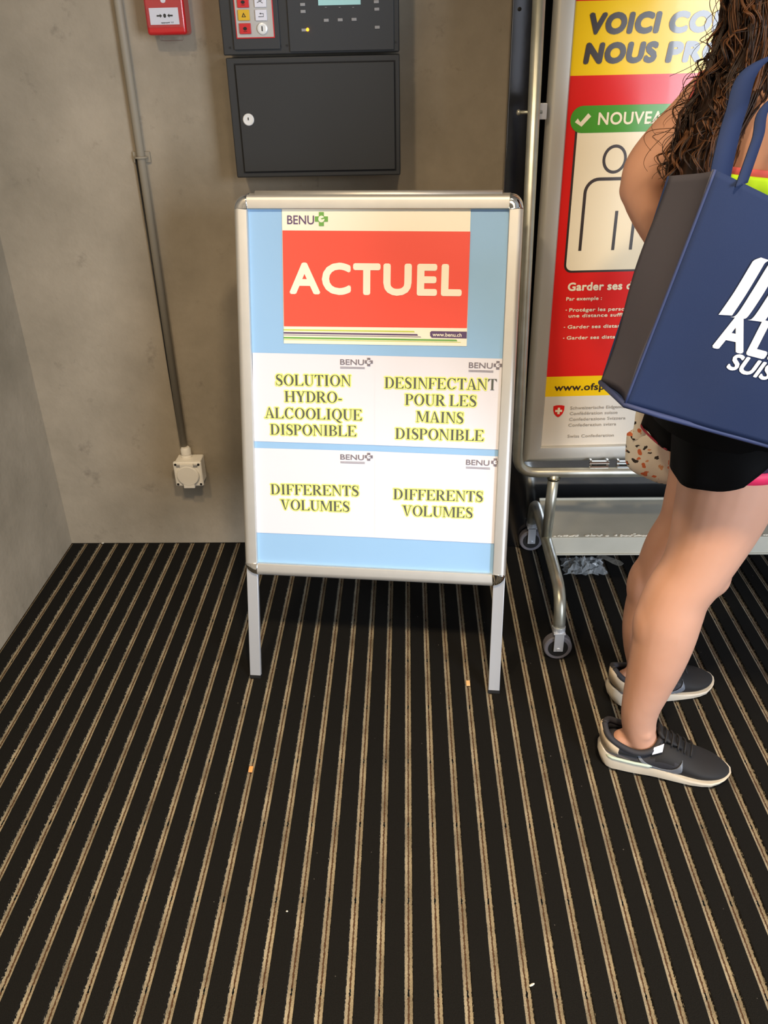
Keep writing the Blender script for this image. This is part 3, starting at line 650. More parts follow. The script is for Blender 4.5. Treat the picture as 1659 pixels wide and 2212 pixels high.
# the poster itself
m_pred = mat('poster_red', (214, 34, 30), .20, spec=.35, coat=.1); m_pyel = mat('poster_yellow', (238, 196, 20), .20, spec=.35, coat=.1); m_pcream = mat('poster_cream', (236, 222, 190), .20, spec=.35, coat=.1)
m_pgreen = mat('poster_green', (72, 146, 46), .20, spec=.35, coat=.1); m_pblk = mat('poster_black', (46, 36, 26), .3, coat=.5); m_pwhite = mat('poster_white', (214, 206, 192), .20, spec=.35, coat=.1); m_pgry = mat('poster_grey_text', (160, 152, 140), .3)
P = pp.uv
pr = Print(pp, [m_pred, m_pyel, m_pcream, m_pgreen, m_pblk, m_pwhite, m_pgry], -.0025)
vy1 = P(1250, 2)[1]; vy0 = P(1234, 164)[1]; vb1 = P(1180, 815)[1]; vb0 = P(1176, 858)[1]; e0, e1 = UI-.006, UI+UW+.006
pr.rect((e0, vb1), (e1, vy0), 0, 0); pr.rect((e0, vy0), (e1, vy1), 1, 0); pr.rect((e0, vy1), (e1, V1+.006), 0, 0); pr.rect((e0, vb0), (e1, vb1), 1, 0); pr.rect((e0, V0-.006), (e1, vb0), 5, 0)
def ptext(txt, p0, wid, capm, mi, bold, shear=0.0, lift=3, space=1.06):
    a = P(*p0); pr.text(txt, a, (a[0]+wid, a[1]), capm, mi, bold, shear, lift, space)
# headline words, widths measured on the poster
def wd(p0, p1): return P(*p1)[0]-P(*p0)[0]
hc = P(1280, 26)[1]-P(1280, 74)[1]
ptext('VOICI', (1266, 75.5), wd((1266, 75), (1422, 72)), hc, 4, .085, .12, space=1.1)
ptext('COMMENT', (1441, 72), wd((1441, 72), (1509, 70))*4.5, hc, 4, .085, .12, space=1.1)
ptext('NOUS', (1259, 139), wd((1259, 139), (1416, 136)), hc, 4, .085, .12, space=1.1)
ptext('PROTÉGER', (1436, 136), wd((1436, 136), (1483, 135))*7.2, hc*1.0, 4, .085, .12, space=1.1)
# green tab with tick
ga = P(1234, 288); gb = P(1240, 229); gl = P(1232, 262)[0]
pr.rrect((gl, ga[1]), (e1-.05, gb[1]), (gb[1]-ga[1])/2-.0005, 3, 4)
pr.stroke([P(1245, 260), P(1255, 269), P(1274, 248)], .0095, 2, 6)
ptext('NOUVEAU', (1291, 270), wd((1291, 270), (1434, 267))*1.13, P(1300, 243)[1]-P(1300, 270)[1], 2, .03, 0, 6)
# white card with black outline
ca = P(1223, 589); cl_ = P(1237, 400)[0]
pr.rrect((cl_-.004, ca[1]-.001), (e1-.045, gb[1]-.01), .018, 4, 1); pr.rrect((cl_+.001, ca[1]+.004), (e1-.050, gb[1]-.02), .014, 2, 2)
hc2 = P(1328, 344); rr = .0265
for cxp in (0, .27, .54):
    cc = (hc2[0]+cxp, hc2[1]); pr.ellipse(cc, rr+.001, rr+.004, 4, 3); pr.ellipse(cc, rr-.0055, rr-.0025, 2, 4)
    sh = P(1300, 387)[1]; bo = P(1260, 542)[1]; w_ = .060
    lft = cc[0]-w_; rgt = cc[0]+w_; path = [(lft, bo)]+[(lft+.03-.03*math.cos(t), sh-.03+.03*math.sin(t)) for t in [i*math.pi/16 for i in range(9)]]+[(rgt-.03+.03*math.sin(t), sh-.03+.03*math.cos(t)) for t in [i*math.pi/16 for i in range(9)]]+[(rgt, bo)]
    pr.stroke(path, .0072, 4, 3)
    pr.stroke([(cc[0]+.018, sh-.07), (cc[0]+.018, bo)], .0072, 4, 3)
ptext('Garder ses distances.', (1226, 629), wd((1226, 629), (1368, 626))*1.62, P(1240, 611)[1]-P(1240, 629)[1], 2, .05)
sc = .0088
ptext('Par exemple :', (1223, 650), wd((1223, 650), (1300, 649)), sc, 2, .04)
ptext('•', (1221.5, 673), .004, .006, 2, .03)
k1 = wd((1229, 674), (1346, 672))/17*1.0
def small(txt, p, n): ptext(txt, p, k1*n, sc, 2, .04)
small('Protéger les personnes âgées par', (1229.5, 674), 31.5); small('une distance suffisante.', (1228, 686.5), 22.8)
ptext('•', (1217.5, 710), .004, .006, 2, .03); small('Garder ses distances au travail.', (1226, 710.5), 30)
ptext('•', (1216, 733.5), .004, .006, 2, .03); small('Garder ses distances en public.', (1224, 734), 29.5)
ptext('www.ofsp-coronavirus.ch', (1197.5, 845), wd((1197.5, 845), (1306, 843))*2.55, (P(1280, 828)[1]-P(1280, 843)[1])*.98, 4, .035)
# shield
sc0 = P(1207, 888); pr.poly([(sc0[0]+x, sc0[1]+y) for x, y in ((-.0145, .0135), (-.007, .0155), (0, .016), (.007, .0155), (.0145, .0135), (.0142, .002), (.011, -.008), (.006, -.014), (0, -.018), (-.006, -.014), (-.011, -.008), (-.0142, .002))], 0, 2)
pr.rect((sc0[0]-.009, sc0[1]-.003), (sc0[0]+.009, sc0[1]+.003), 2, 3); pr.rect((sc0[0]-.003, sc0[1]-.009), (sc0[0]+.003, sc0[1]+.009), 2, 4)
for txt, x, y, x1 in (('Schweizerische Eidgenossenschaft', 1232, 885, 1396), ('Confédération suisse', 1231, 897, 1334), ('Confederazione Svizzera', 1229.5, 909.5, 1351), ('Confederaziun svizra', 1228, 922, 1331), ('Swiss Confederation', 1226, 946, 1326)):
    ptext(txt, (x, y), wd((x, y), (x1, y)), .0085, 6, .015)
o = pr.build('poster'); tag(o, 'tall red and yellow health poster with black figure outlines in the rolling stand', 'poster')

# ------------------------------------------------------------------ person
def remesh(mb, name, mats, vox, smooth_it=6, parent=None):
    o = mb.build('tmp', mats, None, True)
    m1 = o.modifiers.new('r', 'REMESH'); m1.mode = 'VOXEL'; m1.voxel_size = vox; m1.use_smooth_shade = True
    m2 = o.modifiers.new('s', 'SMOOTH'); m2.factor = .5; m2.iterations = smooth_it
    dg = bpy.context.evaluated_depsgraph_get(); dg.update(); me = bpy.data.meshes.new_from_object(o.evaluated_get(dg))
    old = o.data; bpy.data.objects.remove(o); bpy.data.meshes.remove(old)
    me.name = name
    for p in me.polygons: p.use_smooth = True
    q = bpy.data.objects.new(name, me); COL.objects.link(q)
    if parent: q.parent = parent; q.matrix_parent_inverse = parent_inv(parent)
    return q
def limb(mb, rows, n=6, seg=24):
    R = spline(rows, n); mb.tube([r[:3] for r in R], [r[3] for r in R], seg, round_=True)
def ering(c, rx, ry, yaw, n=36, e=2.0):
    cs, sn = math.cos(yaw), math.sin(yaw); out = []
    for j in range(n):
        t = 2*math.pi*j/n; a = math.copysign(abs(math.cos(t))**(2/e), math.cos(t))*rx; b = math.copysign(abs(math.sin(t))**(2/e), math.sin(t))*ry
        out.append(Vector((c[0]+a*cs-b*sn, c[1]+a*sn+b*cs, c[2])))
    return out
person = thing('person', (.58, 1.48, 0), 'person with long curly dark hair, black shorts and dark sneakers, elbow bent, standing at right', 'person')
body = MB()
# near leg (x, y, z, r)
NEAR = [(.545, 1.366, .034, .026), (.510, 1.374, .062, .032), (.494, 1.377, .108, .0362), (.490, 1.374, .160, .0400), (.497, 1.373, .220, .0475), (.507, 1.375, .285, .0560), (.514, 1.378, .345, .0620), (.518, 1.380, .400, .0645), (.528, 1.381, .450, .0620), (.550, 1.382, .500, .0640), (.566, 1.386, .550, .0710), (.580, 1.392, .610, .0820), (.592, 1.400, .680, .0920), (.598, 1.408, .760, .0990), (.600, 1.415, .840, .1030)]
limb(body, NEAR)
FAR = [(0.6, 1.606, 0.034, 0.026), (0.562, 1.596, 0.062, 0.032), (0.552, 1.592, 0.108, 0.035), (0.541, 1.588, 0.16, 0.039), (0.539, 1.584, 0.215, 0.047), (0.545, 1.582, 0.265, 0.054), (0.554, 1.58, 0.32, 0.059), (0.562, 1.576, 0.38, 0.0595), (0.568, 1.572, 0.44, 0.056), (0.59, 1.564, 0.5, 0.06), (0.602, 1.556, 0.56, 0.07), (0.61, 1.548, 0.62, 0.079), (0.61, 1.542, 0.69, 0.088), (0.6, 1.54, 0.76, 0.096), (0.593, 1.535, 0.84, 0.1)]
limb(body, FAR)
# knee caps, calf bellies, heels
body.ball((.583, 1.380, .492), (.040, .042, .046)); body.ball((.628, 1.562, .505), (.030, .034, .036))
body.ball((.492, 1.378, .375), (.044, .048, .080)); body.ball((.527, 1.580, .335), (.040, .042, .075))
body.ball((.560, 1.379, .445), (.026, .034, .030))
for c, a in (((.468, 1.383, .050), -.25), ((.522, 1.586, .050), .28)): body.ball(c, (.030, .028, .034))
# malleoli
body.ball((.503, 1.350, .104), .012); body.ball((.550, 1.564, .104), .012)
# torso: (x, y, z, half width along shoulders, half depth, yaw)
TS = [(.600, 1.478, .74, .120, .085, 90), (.590, 1.478, .80, .165, .118, 92), (.585, 1.478, .87, .172, .125, 94), (.590, 1.480, .94, .158, .112, 98), (.600, 1.485, 1.02, .132, .096, 103), (.606, 1.492, 1.09, .128, .092, 108), (.608, 1.500, 1.16, .138, .098, 113), (.606, 1.507, 1.23, .150, .105, 116), (.600, 1.512, 1.29, .160, .102, 117), (.594, 1.514, 1.34, .150, .085, 117), (.590, 1.515, 1.375, .110, .065, 117), (.592, 1.516, 1.400, .070, .055, 117)]
rings = [ering(r[:3], r[3], r[4], math.radians(r[5]), 36, 2.3) for r in spline(TS, 4)]
body.loft(rings)
SHL, SHR = Vector((.522, 1.640, 1.352)), Vector((.662, 1.375, 1.352))
NECK = [(.592, 1.516, 1.36, .056), (.596, 1.520, 1.42, .050), (.606, 1.526, 1.48, .050)]; limb(body, NECK)
# head with face, looking along +x and slightly down
HD = Vector((.628, 1.540, 1.565)); hy = math.radians(20); HM = Matrix.Rotation(hy, 3, 'Z')
def hp(x, y, z): return HD+HM @ Vector((x, y, z))
body.ball(HD+HM @ Vector((-.008, 0, .018)), (.094, .075, .098), 24, 0, HM); body.ball(hp(.030, 0, -.045), (.058, .053, .062), 20, 0, HM)
body.ball(hp(.066, 0, -.090), (.020, .022, .018)); body.tube([hp(.086, 0, .012), hp(.101, 0, -.018), hp(.094, 0, -.030)], [.008, .012, .010], 10, round_=True)
for s_ in (-1, 1):
    body.ball(hp(-.004, s_*.074, -.012), (.018, .008, .028), 12, 0, HM); body.ball(hp(.060, s_*.036, -.020), (.022, .022, .020)); body.ball(hp(.078, s_*.030, .030), (.012, .022, .008))
body.tube([hp(.080, -.022, -.060), hp(.090, 0, -.058), hp(.080, .022, -.060)], [.004, .0075, .004], 10, round_=True); body.tube([hp(.079, -.018, -.068), hp(.088, 0, -.070), hp(.079, .018, -.068)], [.004, .008, .004], 10, round_=True)
# left arm: upper arm hangs back, elbow bent, forearm forward and down
ARM = [(.560, 1.590, 1.325, .056), (.537, 1.630, 1.312, .054), (.514, 1.658, 1.275, .0530), (.481, 1.674, 1.232, .0530), (.450, 1.682, 1.190, .0490), (.446, 1.684, 1.154, .0430), (.466, 1.682, 1.116, .0420), (.491, 1.680, 1.078, .0395), (.515, 1.679, 1.030, .0325), (.528, 1.679, .985, .0260), (.533, 1.679, .960, .0250)]
limb(body, ARM, 5); body.ball((.423, 1.690, 1.156), (.024, .026, .030))
ARMR = [(.650, 1.420, 1.345, .056), (.668, 1.385, 1.325, .054), (.690, 1.362, 1.270, .047), (.712, 1.350, 1.200, .044), (.735, 1.345, 1.120, .040), (.775, 1.355, 1.085, .038), (.835, 1.385, 1.080, .034), (.905, 1.425, 1.085, .027), (.935, 1.440, 1.087, .025)]
limb(body, ARMR, 5)
def hand(wrist, fwd, side, palm):
    """palm plus five curled fingers; fwd along the hand, side towards the thumb, palm normal"""
    f, s_, n_ = Vector(fwd).normalized(), Vector(side).normalized(), Vector(palm).normalized(); w = Vector(wrist)
    for k in range(5): a = w+s_*(-.028+.014*k); body.tube([a*.5+w*.5, a+f*.03, a+f*.078], [.013, .0125, .010], 10, round_=True)
    for k, L in enumerate((.055, .070, .076, .070)):
        a = w+s_*(-.030+.020*k)+f*.080; sg = [L*.42, L*.33, L*.25]; p = a; pts = [p]; ang = .35
        for q_ in sg: ang += .45; p = p+(f*math.cos(ang)+n_*math.sin(ang))*q_*1.15; pts.append(p)
        body.tube(pts, [.0088, .0083, .0076, .0068], 10, round_=True)
    p0 = w+s_*.026+f*.020; body.tube([p0, p0+s_*.022+f*.022+n_*.008, p0+s_*.026+f*.045+n_*.022, p0+s_*.020+f*.062+n_*.034], [.014, .0115, .0095, .0075], 10, round_=True)
hand((.530, 1.679, .955), (.28, .02, -1), (.9, -.3, .25), (.2, -1, 0))
hand((.940, 1.443, 1.088), (1, .5, .05), (0, .1, 1), (-.4, 1, -.1))
bd = remesh(body, 'body', m_skin, .0052, 8, person)
bd.name = 'body'
# eyes, brows
me_ = mat('eye_white', (230, 225, 218), .3); mi_ = mat('iris', (60, 38, 24), .2)
for s_ in (-1, 1):
    eb = MB().ball(hp(.0745, s_*.030, .012), .0115, 16).build('eye', me_, person, smooth=True); MB().ball(hp(.0835, s_*.030, .012), .0052, 12).build('iris', mi_, person, smooth=True)
    MB().tube([hp(.088, s_*.014, .034), hp(.089, s_*.030, .040), hp(.078, s_*.046, .034)], [.002, .003, .0015], 8).build('eyebrow', m_hair, person, smooth=True)
MB().tube([hp(.087, -.018, -.063), hp(.0965, 0, -.063), hp(.087, .018, -.063)], [.002, .004, .002], 8).build('lips', mat('lips', (170, 90, 84), .4), person, smooth=True)

# cropped sports top, open at the back: band, back straps, front
top = MB(); m_top = mat('coral_sports_top', (206, 92, 92), .65); m_limeb = mat('lime_elastic', (190, 240, 40), .55)
def trow(z):
    R = spline(TS, 8); return min(R, key=lambda r: abs(r[2]-z))
def tring(z, grow, a0=0, a1=360, n=48):
    r = trow(z); cs, sn = math.cos(math.radians(r[5])), math.sin(math.radians(r[5])); out = []
    for j in range(n+1):
        t = math.radians(a0+(a1-a0)*j/n); e = 2.3
        a = math.copysign(abs(math.cos(t))**(2/e), math.cos(t))*(r[3]+grow); b = math.copysign(abs(math.sin(t))**(2/e), math.sin(t))*(r[4]+grow)
        out.append(Vector((r[0]+a*cs-b*sn, r[1]+a*sn+b*cs, z)))
    return out
# the ring parameter 90 degrees is the person's back, 270 the chest
MB().loft([tring(z, g) for z, g in ((1.186, .006), (1.190, .010), (1.208, .010), (1.213, .007))], 0, False).build('lime_waistband', m_limeb, person, smooth=True, solid=.004)
tp = MB(); tp.loft([tring(z, .006, 205, 335) for z in (1.18, 1.22, 1.26, 1.30)], 0, False); tp.loft([tring(z, .005, 20, 160) for z in (1.208, 1.216, 1.224)], 0, False)
tp.build('sports_top', m_top, person, smooth=True, solid=.003)
for s_ in (0, 1):
    pts = []
    for k_, (z, a) in enumerate(((1.215, 60 if s_ else 130), (1.26, 62 if s_ else 138), (1.31, 60 if s_ else 150), (1.355, 55 if s_ else 162))): r = tring(z, .006, a, a+1, 1); pts.append(r[0])
    st = MB(); st.loft([[p+Vector((.010, -.006, 0)), p-Vector((.010, -.006, 0))] for p in [Vector(q) for q in spline([tuple(p) for p in pts], 5)]], 0, False, False); st.build('top_strap', m_top, person, smooth=True, solid=.003)

# shorts: hip shell, flared legs with petal hems, and a liner with a pink edge
sh = MB()
rings = []
for z, gx, gy in ((.955, .006, .006), (.90, .014, .014), (.84, .020, .022), (.79, .020, .022)):
    r = trow(z); rings.append(ering((r[0], r[1], z), r[3]+gx, r[4]+gy, math.radians(r[5]), 48, 2.3))
sh.loft(rings, 0, True, True)
def legshell(c_top, c_bot, r_top, r_bot, hem, z_top, n=64, m=10):
    rings = []
    for i in range(m+1):
        t = i/m; ring = []
        for j in range(n):
            a = 2*math.pi*j/n; zb = hem(a); z = z_top+(zb-z_top)*t; f = min(1, (z_top-z)/(z_top-.70))
            cx = c_top[0]+(c_bot[0]-c_top[0])*f; cy = c_top[1]+(c_bot[1]-c_top[1])*f; r = r_top+(r_bot-r_top)*f+.0045*math.sin(7*a+1)*f*t
            ring.append(Vector((cx+r*math.cos(a), cy+r*math.sin(a), z)))
        rings.append(ring)
    return rings
def hem_near(a):   # a=0 faces forward (+x); the petal rises towards the front and a little at the back
    a = (a+math.pi) % (2*math.pi)-math.pi     # -pi..pi, -pi/2 faces the camera
    d = abs(a); fr = max(0, 1-d/1.78)
    return .727-.030*max(0, min(1, (d-1.7)/.9))+.0035*math.sin(7*a+.6)+.24*fr**1.15
def hem_far(a):
    a = (a+math.pi) % (2*math.pi)-math.pi; d = abs(a); return .722+.006*math.sin(4*a+1)+.08*max(0, 1-d/1.4)
sh.loft(legshell((.588, 1.412), (.598, 1.404), .116, .107, hem_near, .86), 0, True, False)
sh.loft(legshell((.598, 1.540), (.587, 1.545), .112, .122, hem_far, .86), 0, True, False)
sh.build('shorts', m_shorts, person, smooth=True, solid=.003)
ln_ = MB(); ln_.loft([ering((.592+.0*k, 1.402, z), r, r, 0, 48) for z, r, k in ((.83, .104, 0), (.78, .1015, 0), (.751, .100, 0))], 0, True, False); ln_.loft([ering((.594, 1.402, z), r, r, 0, 48) for z, r in ((.751, .1010), (.728, .0995))], 1, True, False)
ln_.build('shorts_liner', [m_plum, m_pink], person, smooth=True, solid=.002)
pb = MB(); pb.tube([(.587+.1225*math.cos(a), 1.545+.1225*math.sin(a), hem_far(a)+.001) for a in [math.radians(150+3*k) for k in range(24)]], .0022, 8); pb.build('pink_hem', mat('crimson_piping', (150, 30, 56), .6), person, smooth=True)

# sneakers
m_up = mat('charcoal_mesh', (42, 42, 48), .75, bump=(600, .3, .0008)); m_toe = mat('black_mesh', (24, 23, 25), .75, bump=(600, .3, .0008)); m_heel = mat('grey_heel_panel', (84, 80, 82), .7)
m_sole = mat('off_white_midsole', (206, 198, 182), .6, var=(20, .3, (186, 176, 158))); m_col = mat('beige_heel_lining', (190, 172, 146), .8); m_swo = mat('grey_side_mark', (100, 106, 116), .5); m_lab = mat('pale_tongue_label', (206, 212, 228), .5)
m_mint = mat('pale_mint_insert', (188, 204, 190), .5)
def shoe(ox, oy, ang):
    c_, s_ = math.cos(ang), math.sin(ang)
    def w(x, y, z): return Vector((ox+x*c_-y*s_, oy+x*s_+y*c_, z))
    t = thing('sneaker', (ox, oy, 0), None, None)
    # outline half width along the length (0 heel .. 1 toe), L = .275
    L = .272
    ST = [(0, .012, 0), (.02, .025, 0), (.08, .036, 0), (.25, .040, 0), (.42, .040, .001), (.60, .046, .003), (.74, .049, .004), (.86, .044, .004), (.94, .031, .003), (.985, .014, .002), (1, .004, .002)]
    def hw(u): 
        for i in range(len(ST)-1):
            if ST[i][0] <= u <= ST[i+1][0]:
                k = (u-ST[i][0])/(ST[i+1][0]-ST[i][0]); return ST[i][1]*(1-k)+ST[i+1][1]*k
        return .004
    us = [0, .01, .03, .06, .1, .16, .23, .3, .38, .46, .54, .62, .7, .78, .85, .91, .95, .98, 1]
    def outline(z, grow, back=0, front=0):
        A = [w(-back+u*(L+back+front), hw(u)+grow*min(1, u*30+.3), z) for u in us]; B = [w(-back+u*(L+back+front), -(hw(u)+grow*min(1, u*30+.3)), z) for u in us]
        return A+B[::-1]
    so = MB(); rings = []
    def zlift(ring, zf):  # rocker: sole thicker at heel, toe spring
        out = []
        for p in ring:
            x = (p.x-ox)*c_+(p.y-oy)*s_; u = max(0, min(1, x/L)); out.append(Vector((p.x, p.y, zf(u))))
        return out
    toe = lambda u: .012*max(0, (u-.78)/.22)**2+.010*max(0, (.07-u)/.07)**1.5
    for fz, g, bk, ft in ((lambda u: .001+toe(u), -.004, -.004, -.006), (lambda u: .006+toe(u), .002, .002, .001), (lambda u: .010+.018*(1-u)+toe(u)*.9, .004, .008, .002), (lambda u: .013+.030*(1-u)**1.3+toe(u)*.7, .002, .004, .001), (lambda u: .013+.032*(1-u)**1.3+toe(u)*.7, -.004, -.002, -.004)):
        rings.append(zlift(outline(0, g, bk, ft), fz))
    so.loft(rings); so.build('sole', m_sole, t, auto=True)
    gi = MB(); gi.tube([w(x, -(hw(x/L)+.0045), .030+.010*(1-x/L)) for x in [.01+.0075*k for k in range(14)]], [.001]+[.0035]*12+[.001], 8); gi.build('midsole_insert', m_mint, t, smooth=True)
    # upper: cross sections along the foot
    n = 28; rings = []; R = [(.0, .016, .048, .030), (.008, .029, .068, .034), (.030, .036, .070, .034), (.060, .039, .060, .030), (.090, .040, .062, .028), (.120, .041, .080, .026), (.150, .042, .074, .023), (.180, .044, .058, .021), (.210, .044, .046, .020), (.238, .036, .038, .020), (.258, .022, .030, .020), (.268, .008, .024, .022)]
    for x, hwid, zt_, zb_ in spline(R, 3):
        ring = []
        for j in range(n):
            a = math.pi*2*j/n; ca, sa = math.cos(a), math.sin(a)
            y = math.copysign(abs(ca)**(.75 if sa > 0 else .2), ca)*(hwid+.001)*(1-.30*max(0, sa)); z = zb_-.006+(zt_-zb_+.006)*(.5+.5*math.copysign(abs(sa)**.85, sa)); ring.append(w(x+.002, y, z))
        rings.append(ring)
    upm = MB(); upm.loft(rings)
    upo = upm.build('upper', [m_up, m_toe, m_heel], t, smooth=True)
    for p in upo.data.polygons:
        x = (p.center.x+0)*c_+(p.center.y)*s_-(ox*c_+oy*s_); lx = x; zc = p.center.z
        p.material_index = 1 if (lx > .165 or (lx > .10 and zc > .050)) else (2 if lx < .070 and zc < .062-lx*.35 else 0)
    # padded collar around the ankle opening, beige lining at the heel
    cl0 = [( -.006+.006, 0, .098), (.010, .025, .088), (.036, .036, .074), (.075, .0395, .064), (.108, .030, .074), (.122, 0, .090)]
    full = cl0+[(x, -y, z) for x, y, z in cl0[-2:0:-1]]+[cl0[0]]
    pts = [w(*p) for p in spline(full, 5)]; co_ = MB(); co_.tube(pts, .0065, 12); co_.build('collar', m_up, t, smooth=True)
    wl_ = MB()
    for k in range(6):
        pass
    A = [w(*p) for p in spline(cl0[:4], 6)]; 
    ring_out = [w(*p) for p in spline([(x, -y, z) for x, y, z in cl0[:4]][::-1]+cl0[1:4], 6)]
    wl_.loft([[p+Vector((0, 0, -.001)) for p in ring_out], [Vector((p.x, p.y, .052+.25*(0))) for p in ring_out]], 0, False, False); wl_.build('side_panel', m_up, t, smooth=True, solid=.005)
    hl = [w(*p) for p in spline([(.036, -.0380, .066), (.018, -.033, .078), (.002, -.019, .092), (-.005, 0, .100), (.002, .019, .092), (.018, .033, .078), (.036, .0380, .066)], 5)]
    hb_ = MB(); hb_.loft([[p for p in hl], [p+(w(0, 0, 0)-w(.006, 0, 0))*.2+Vector((0, 0, -.012)) for p in hl], [Vector((p.x, p.y, max(.050, p.z-.036))) for p in hl]], 0, False, False); hb_.build('heel_tab', m_col, t, smooth=True, solid=.004)
    tg = MB(); tg.loft([[w(x, y, z+.0) for y in (-.017, -.009, 0, .009, .017)] for x, z in ((.114, .108), (.122, .096), (.140, .084), (.165, .074))], 0, False, False); tg.build('tongue', m_toe, t, smooth=True, solid=.006)
    lb = MB(); lb.loft([[w(.106, -.033, .080), w(.126, -.027, .090)], [w(.104, -.0405, .066), w(.124, -.038, .076)]], 0, False, False); lb.build('tongue_label', m_lab, t, solid=.003)
    for k in range(5):
        x = .128+.014*k; z = (.099, .091, .084, .077, .071)[k]; ls = MB(); ls.tube([w(x, -.024, z-.008), w(x+.002, -.010, z), w(x+.003, 0, z+.001), w(x+.002, .010, z), w(x, .024, z-.008)], .0022, 8); ls.build('lace', m_toe, t, smooth=True)
    # curved side mark on both flanks, hugging the upper
    for sd in (-1, 1):
        up_c = [(.070, .060), (.085, .048), (.105, .038), (.128, .033), (.148, .036), (.160, .046), (.168, .056)]; lo_c = [(.070, .058), (.082, .043), (.102, .031), (.128, .024), (.152, .0245), (.168, .034), (.168, .056)]
        if True:
            A = spline(up_c, 4); B = spline(lo_c, 4)
            def yo(x, z):
                rr_ = min(spline(R, 3), key=lambda r: abs(r[0]+.002-x)); h_ = (z-rr_[3]+.006)/(rr_[2]-rr_[3]+.006); sa = max(-1, min(1, 2*h_-1)); sa = math.copysign(abs(sa)**(1/.85), sa); ca = math.sqrt(max(0, 1-sa*sa)); return abs(ca)**(.75 if sa > 0 else .2)*(rr_[1]+.001)*(1-.30*max(0, sa))+.0022
            mm = MB(); mm.loft([[w(a[0]*(1-k)+b[0]*k, sd*yo(a[0]*(1-k)+b[0]*k, a[1]*(1-k)+b[1]*k), a[1]*(1-k)+b[1]*k) for k in (0, .25, .5, .75, 1)] for a, b in zip(A, B)], 0, False, False); mm.build('side_mark', m_swo, t, smooth=True, solid=.001)
    return t
s1 = shoe(.424, 1.394, math.radians(-13)); tag(s1, 'dark grey sneaker with curved side mark and pale sole on the foot nearest the camera', 'shoe', 'sneakers worn by the person')
s2 = shoe(.484, 1.575, math.radians(15)); tag(s2, 'dark sneaker on the farther foot, partly hidden behind the nearer leg', 'shoe', 'sneakers worn by the person')

# long curly hair: a dense core and many separate curling strands
hair = MB(); rnd = random.Random(11)
core = [(.600, 1.545, 1.64, .085), (.575, 1.530, 1.60, .095), (.560, 1.515, 1.54, .092), (.545, 1.500, 1.48, .080), (.535, 1.490, 1.42, .068), (.520, 1.485, 1.36, .064), (.500, 1.480, 1.30, .066), (.480, 1.480, 1.24, .060), (.472, 1.480, 1.195, .048), (.468, 1.480, 1.165, .024)]
CR = spline(core, 8)
rings = []
for i, r in enumerate(CR):
    rings.append([Vector((r[0]+(r[3]*.62)*(1+.10*math.sin(5*a+i*.35)+.06*math.sin(9*a-i*.5))*math.cos(a), r[1]+(r[3]*.80)*(1+.10*math.sin(4*a-i*.3))*math.sin(a), r[2])) for a in [2*math.pi*j/28 for j in range(28)]])
hair.loft(rings)
hair.ball(hp(-.022, 0, .030), (.098, .088, .092), 24, 0, HM)
def strand(a, rad, t0, t1, amp, freq, rr, mi, out=1.0, flick=0.0):
    pts = []; R = []; ph = rnd.uniform(0, 6.28); ph2 = rnd.uniform(0, 6.28); n = 44
    for k in range(n):
        t = t0+(t1-t0)*k/(n-1); idx = min(len(CR)-1, t*(len(CR)-1)); i0 = int(idx); f = idx-i0; i1 = min(i0+1, len(CR)-1)
        c = [CR[i0][q_]*(1-f)+CR[i1][q_]*f for q_ in range(4)]; loc = k/(n-1)
        rad_ = c[3]*rad*(1+out*.25*loc)
        x = c[0]+rad_*.66*math.cos(a)+amp*(.3+loc)*math.cos(freq*loc*6.28+ph)-flick*loc*loc
        y = c[1]+rad_*.85*math.sin(a)+amp*(.3+loc)*math.sin(freq*loc*6.28+ph)
        z = c[2]+amp*.5*math.sin(freq*loc*6.28*1.0+ph2)*loc
        pts.append((x, y, z)); R.append(rr*(1-.55*loc**3))
    hair.tube(pts, R, 5, mi)
def lock(a, rad, t0, t1, amp, freq, thick, count, tone, out=1.0, flick=0.0):
    ph = rnd.uniform(0, 6.28); n = 34; base = []
    for k in range(n):
        loc = k/(n-1); t = t0+(t1-t0)*loc; idx = min(len(CR)-1, t*(len(CR)-1)); i0 = int(idx); f = idx-i0; i1 = min(i0+1, len(CR)-1)
        c = [CR[i0][q_]*(1-f)+CR[i1][q_]*f for q_ in range(4)]; rd = c[3]*rad*(1+out*.18*loc)
        am = amp*(.25+.9*loc); w_ = freq*loc*6.28+ph
        base.append(Vector((c[0]+rd*.66*math.cos(a+.25*loc)+am*math.cos(w_)-flick*loc*loc, c[1]+rd*.85*math.sin(a+.25*loc)+am*math.sin(w_), c[2]+am*.3*math.sin(w_*1.3))))
    for q_ in range(count):
        o1, o2 = rnd.gauss(0, .45), rnd.gauss(0, .45); p2 = rnd.uniform(0, 6.28); r_ = rnd.uniform(.0009, .0019); pts = []; R = []; cut = n-rnd.randint(0, 6)
        for k in range(cut):
            loc = k/(n-1); sp_ = thick*(1-.5*loc); pts.append(base[k]+Vector((o1*sp_+.0012*math.sin(9*loc+p2), o2*sp_+.0012*math.cos(8*loc+p2), .3*o2*sp_))); R.append(r_*(1-.6*(k/(cut-1))**3))
        hair.tube(pts, R, 4, tone if rnd.random() < .8 else 1-tone)
for i in range(150):
    a = rnd.uniform(0, 6.28); t0 = rnd.uniform(.0, .62); t1 = min(1.0, t0+rnd.uniform(.25, .5))
    lock(a, rnd.uniform(.82, 1.08), t0, t1, rnd.uniform(.004, .010), rnd.uniform(1.2, 3.0), rnd.uniform(.005, .010), 13, 1 if rnd.random() < .22 else 0)
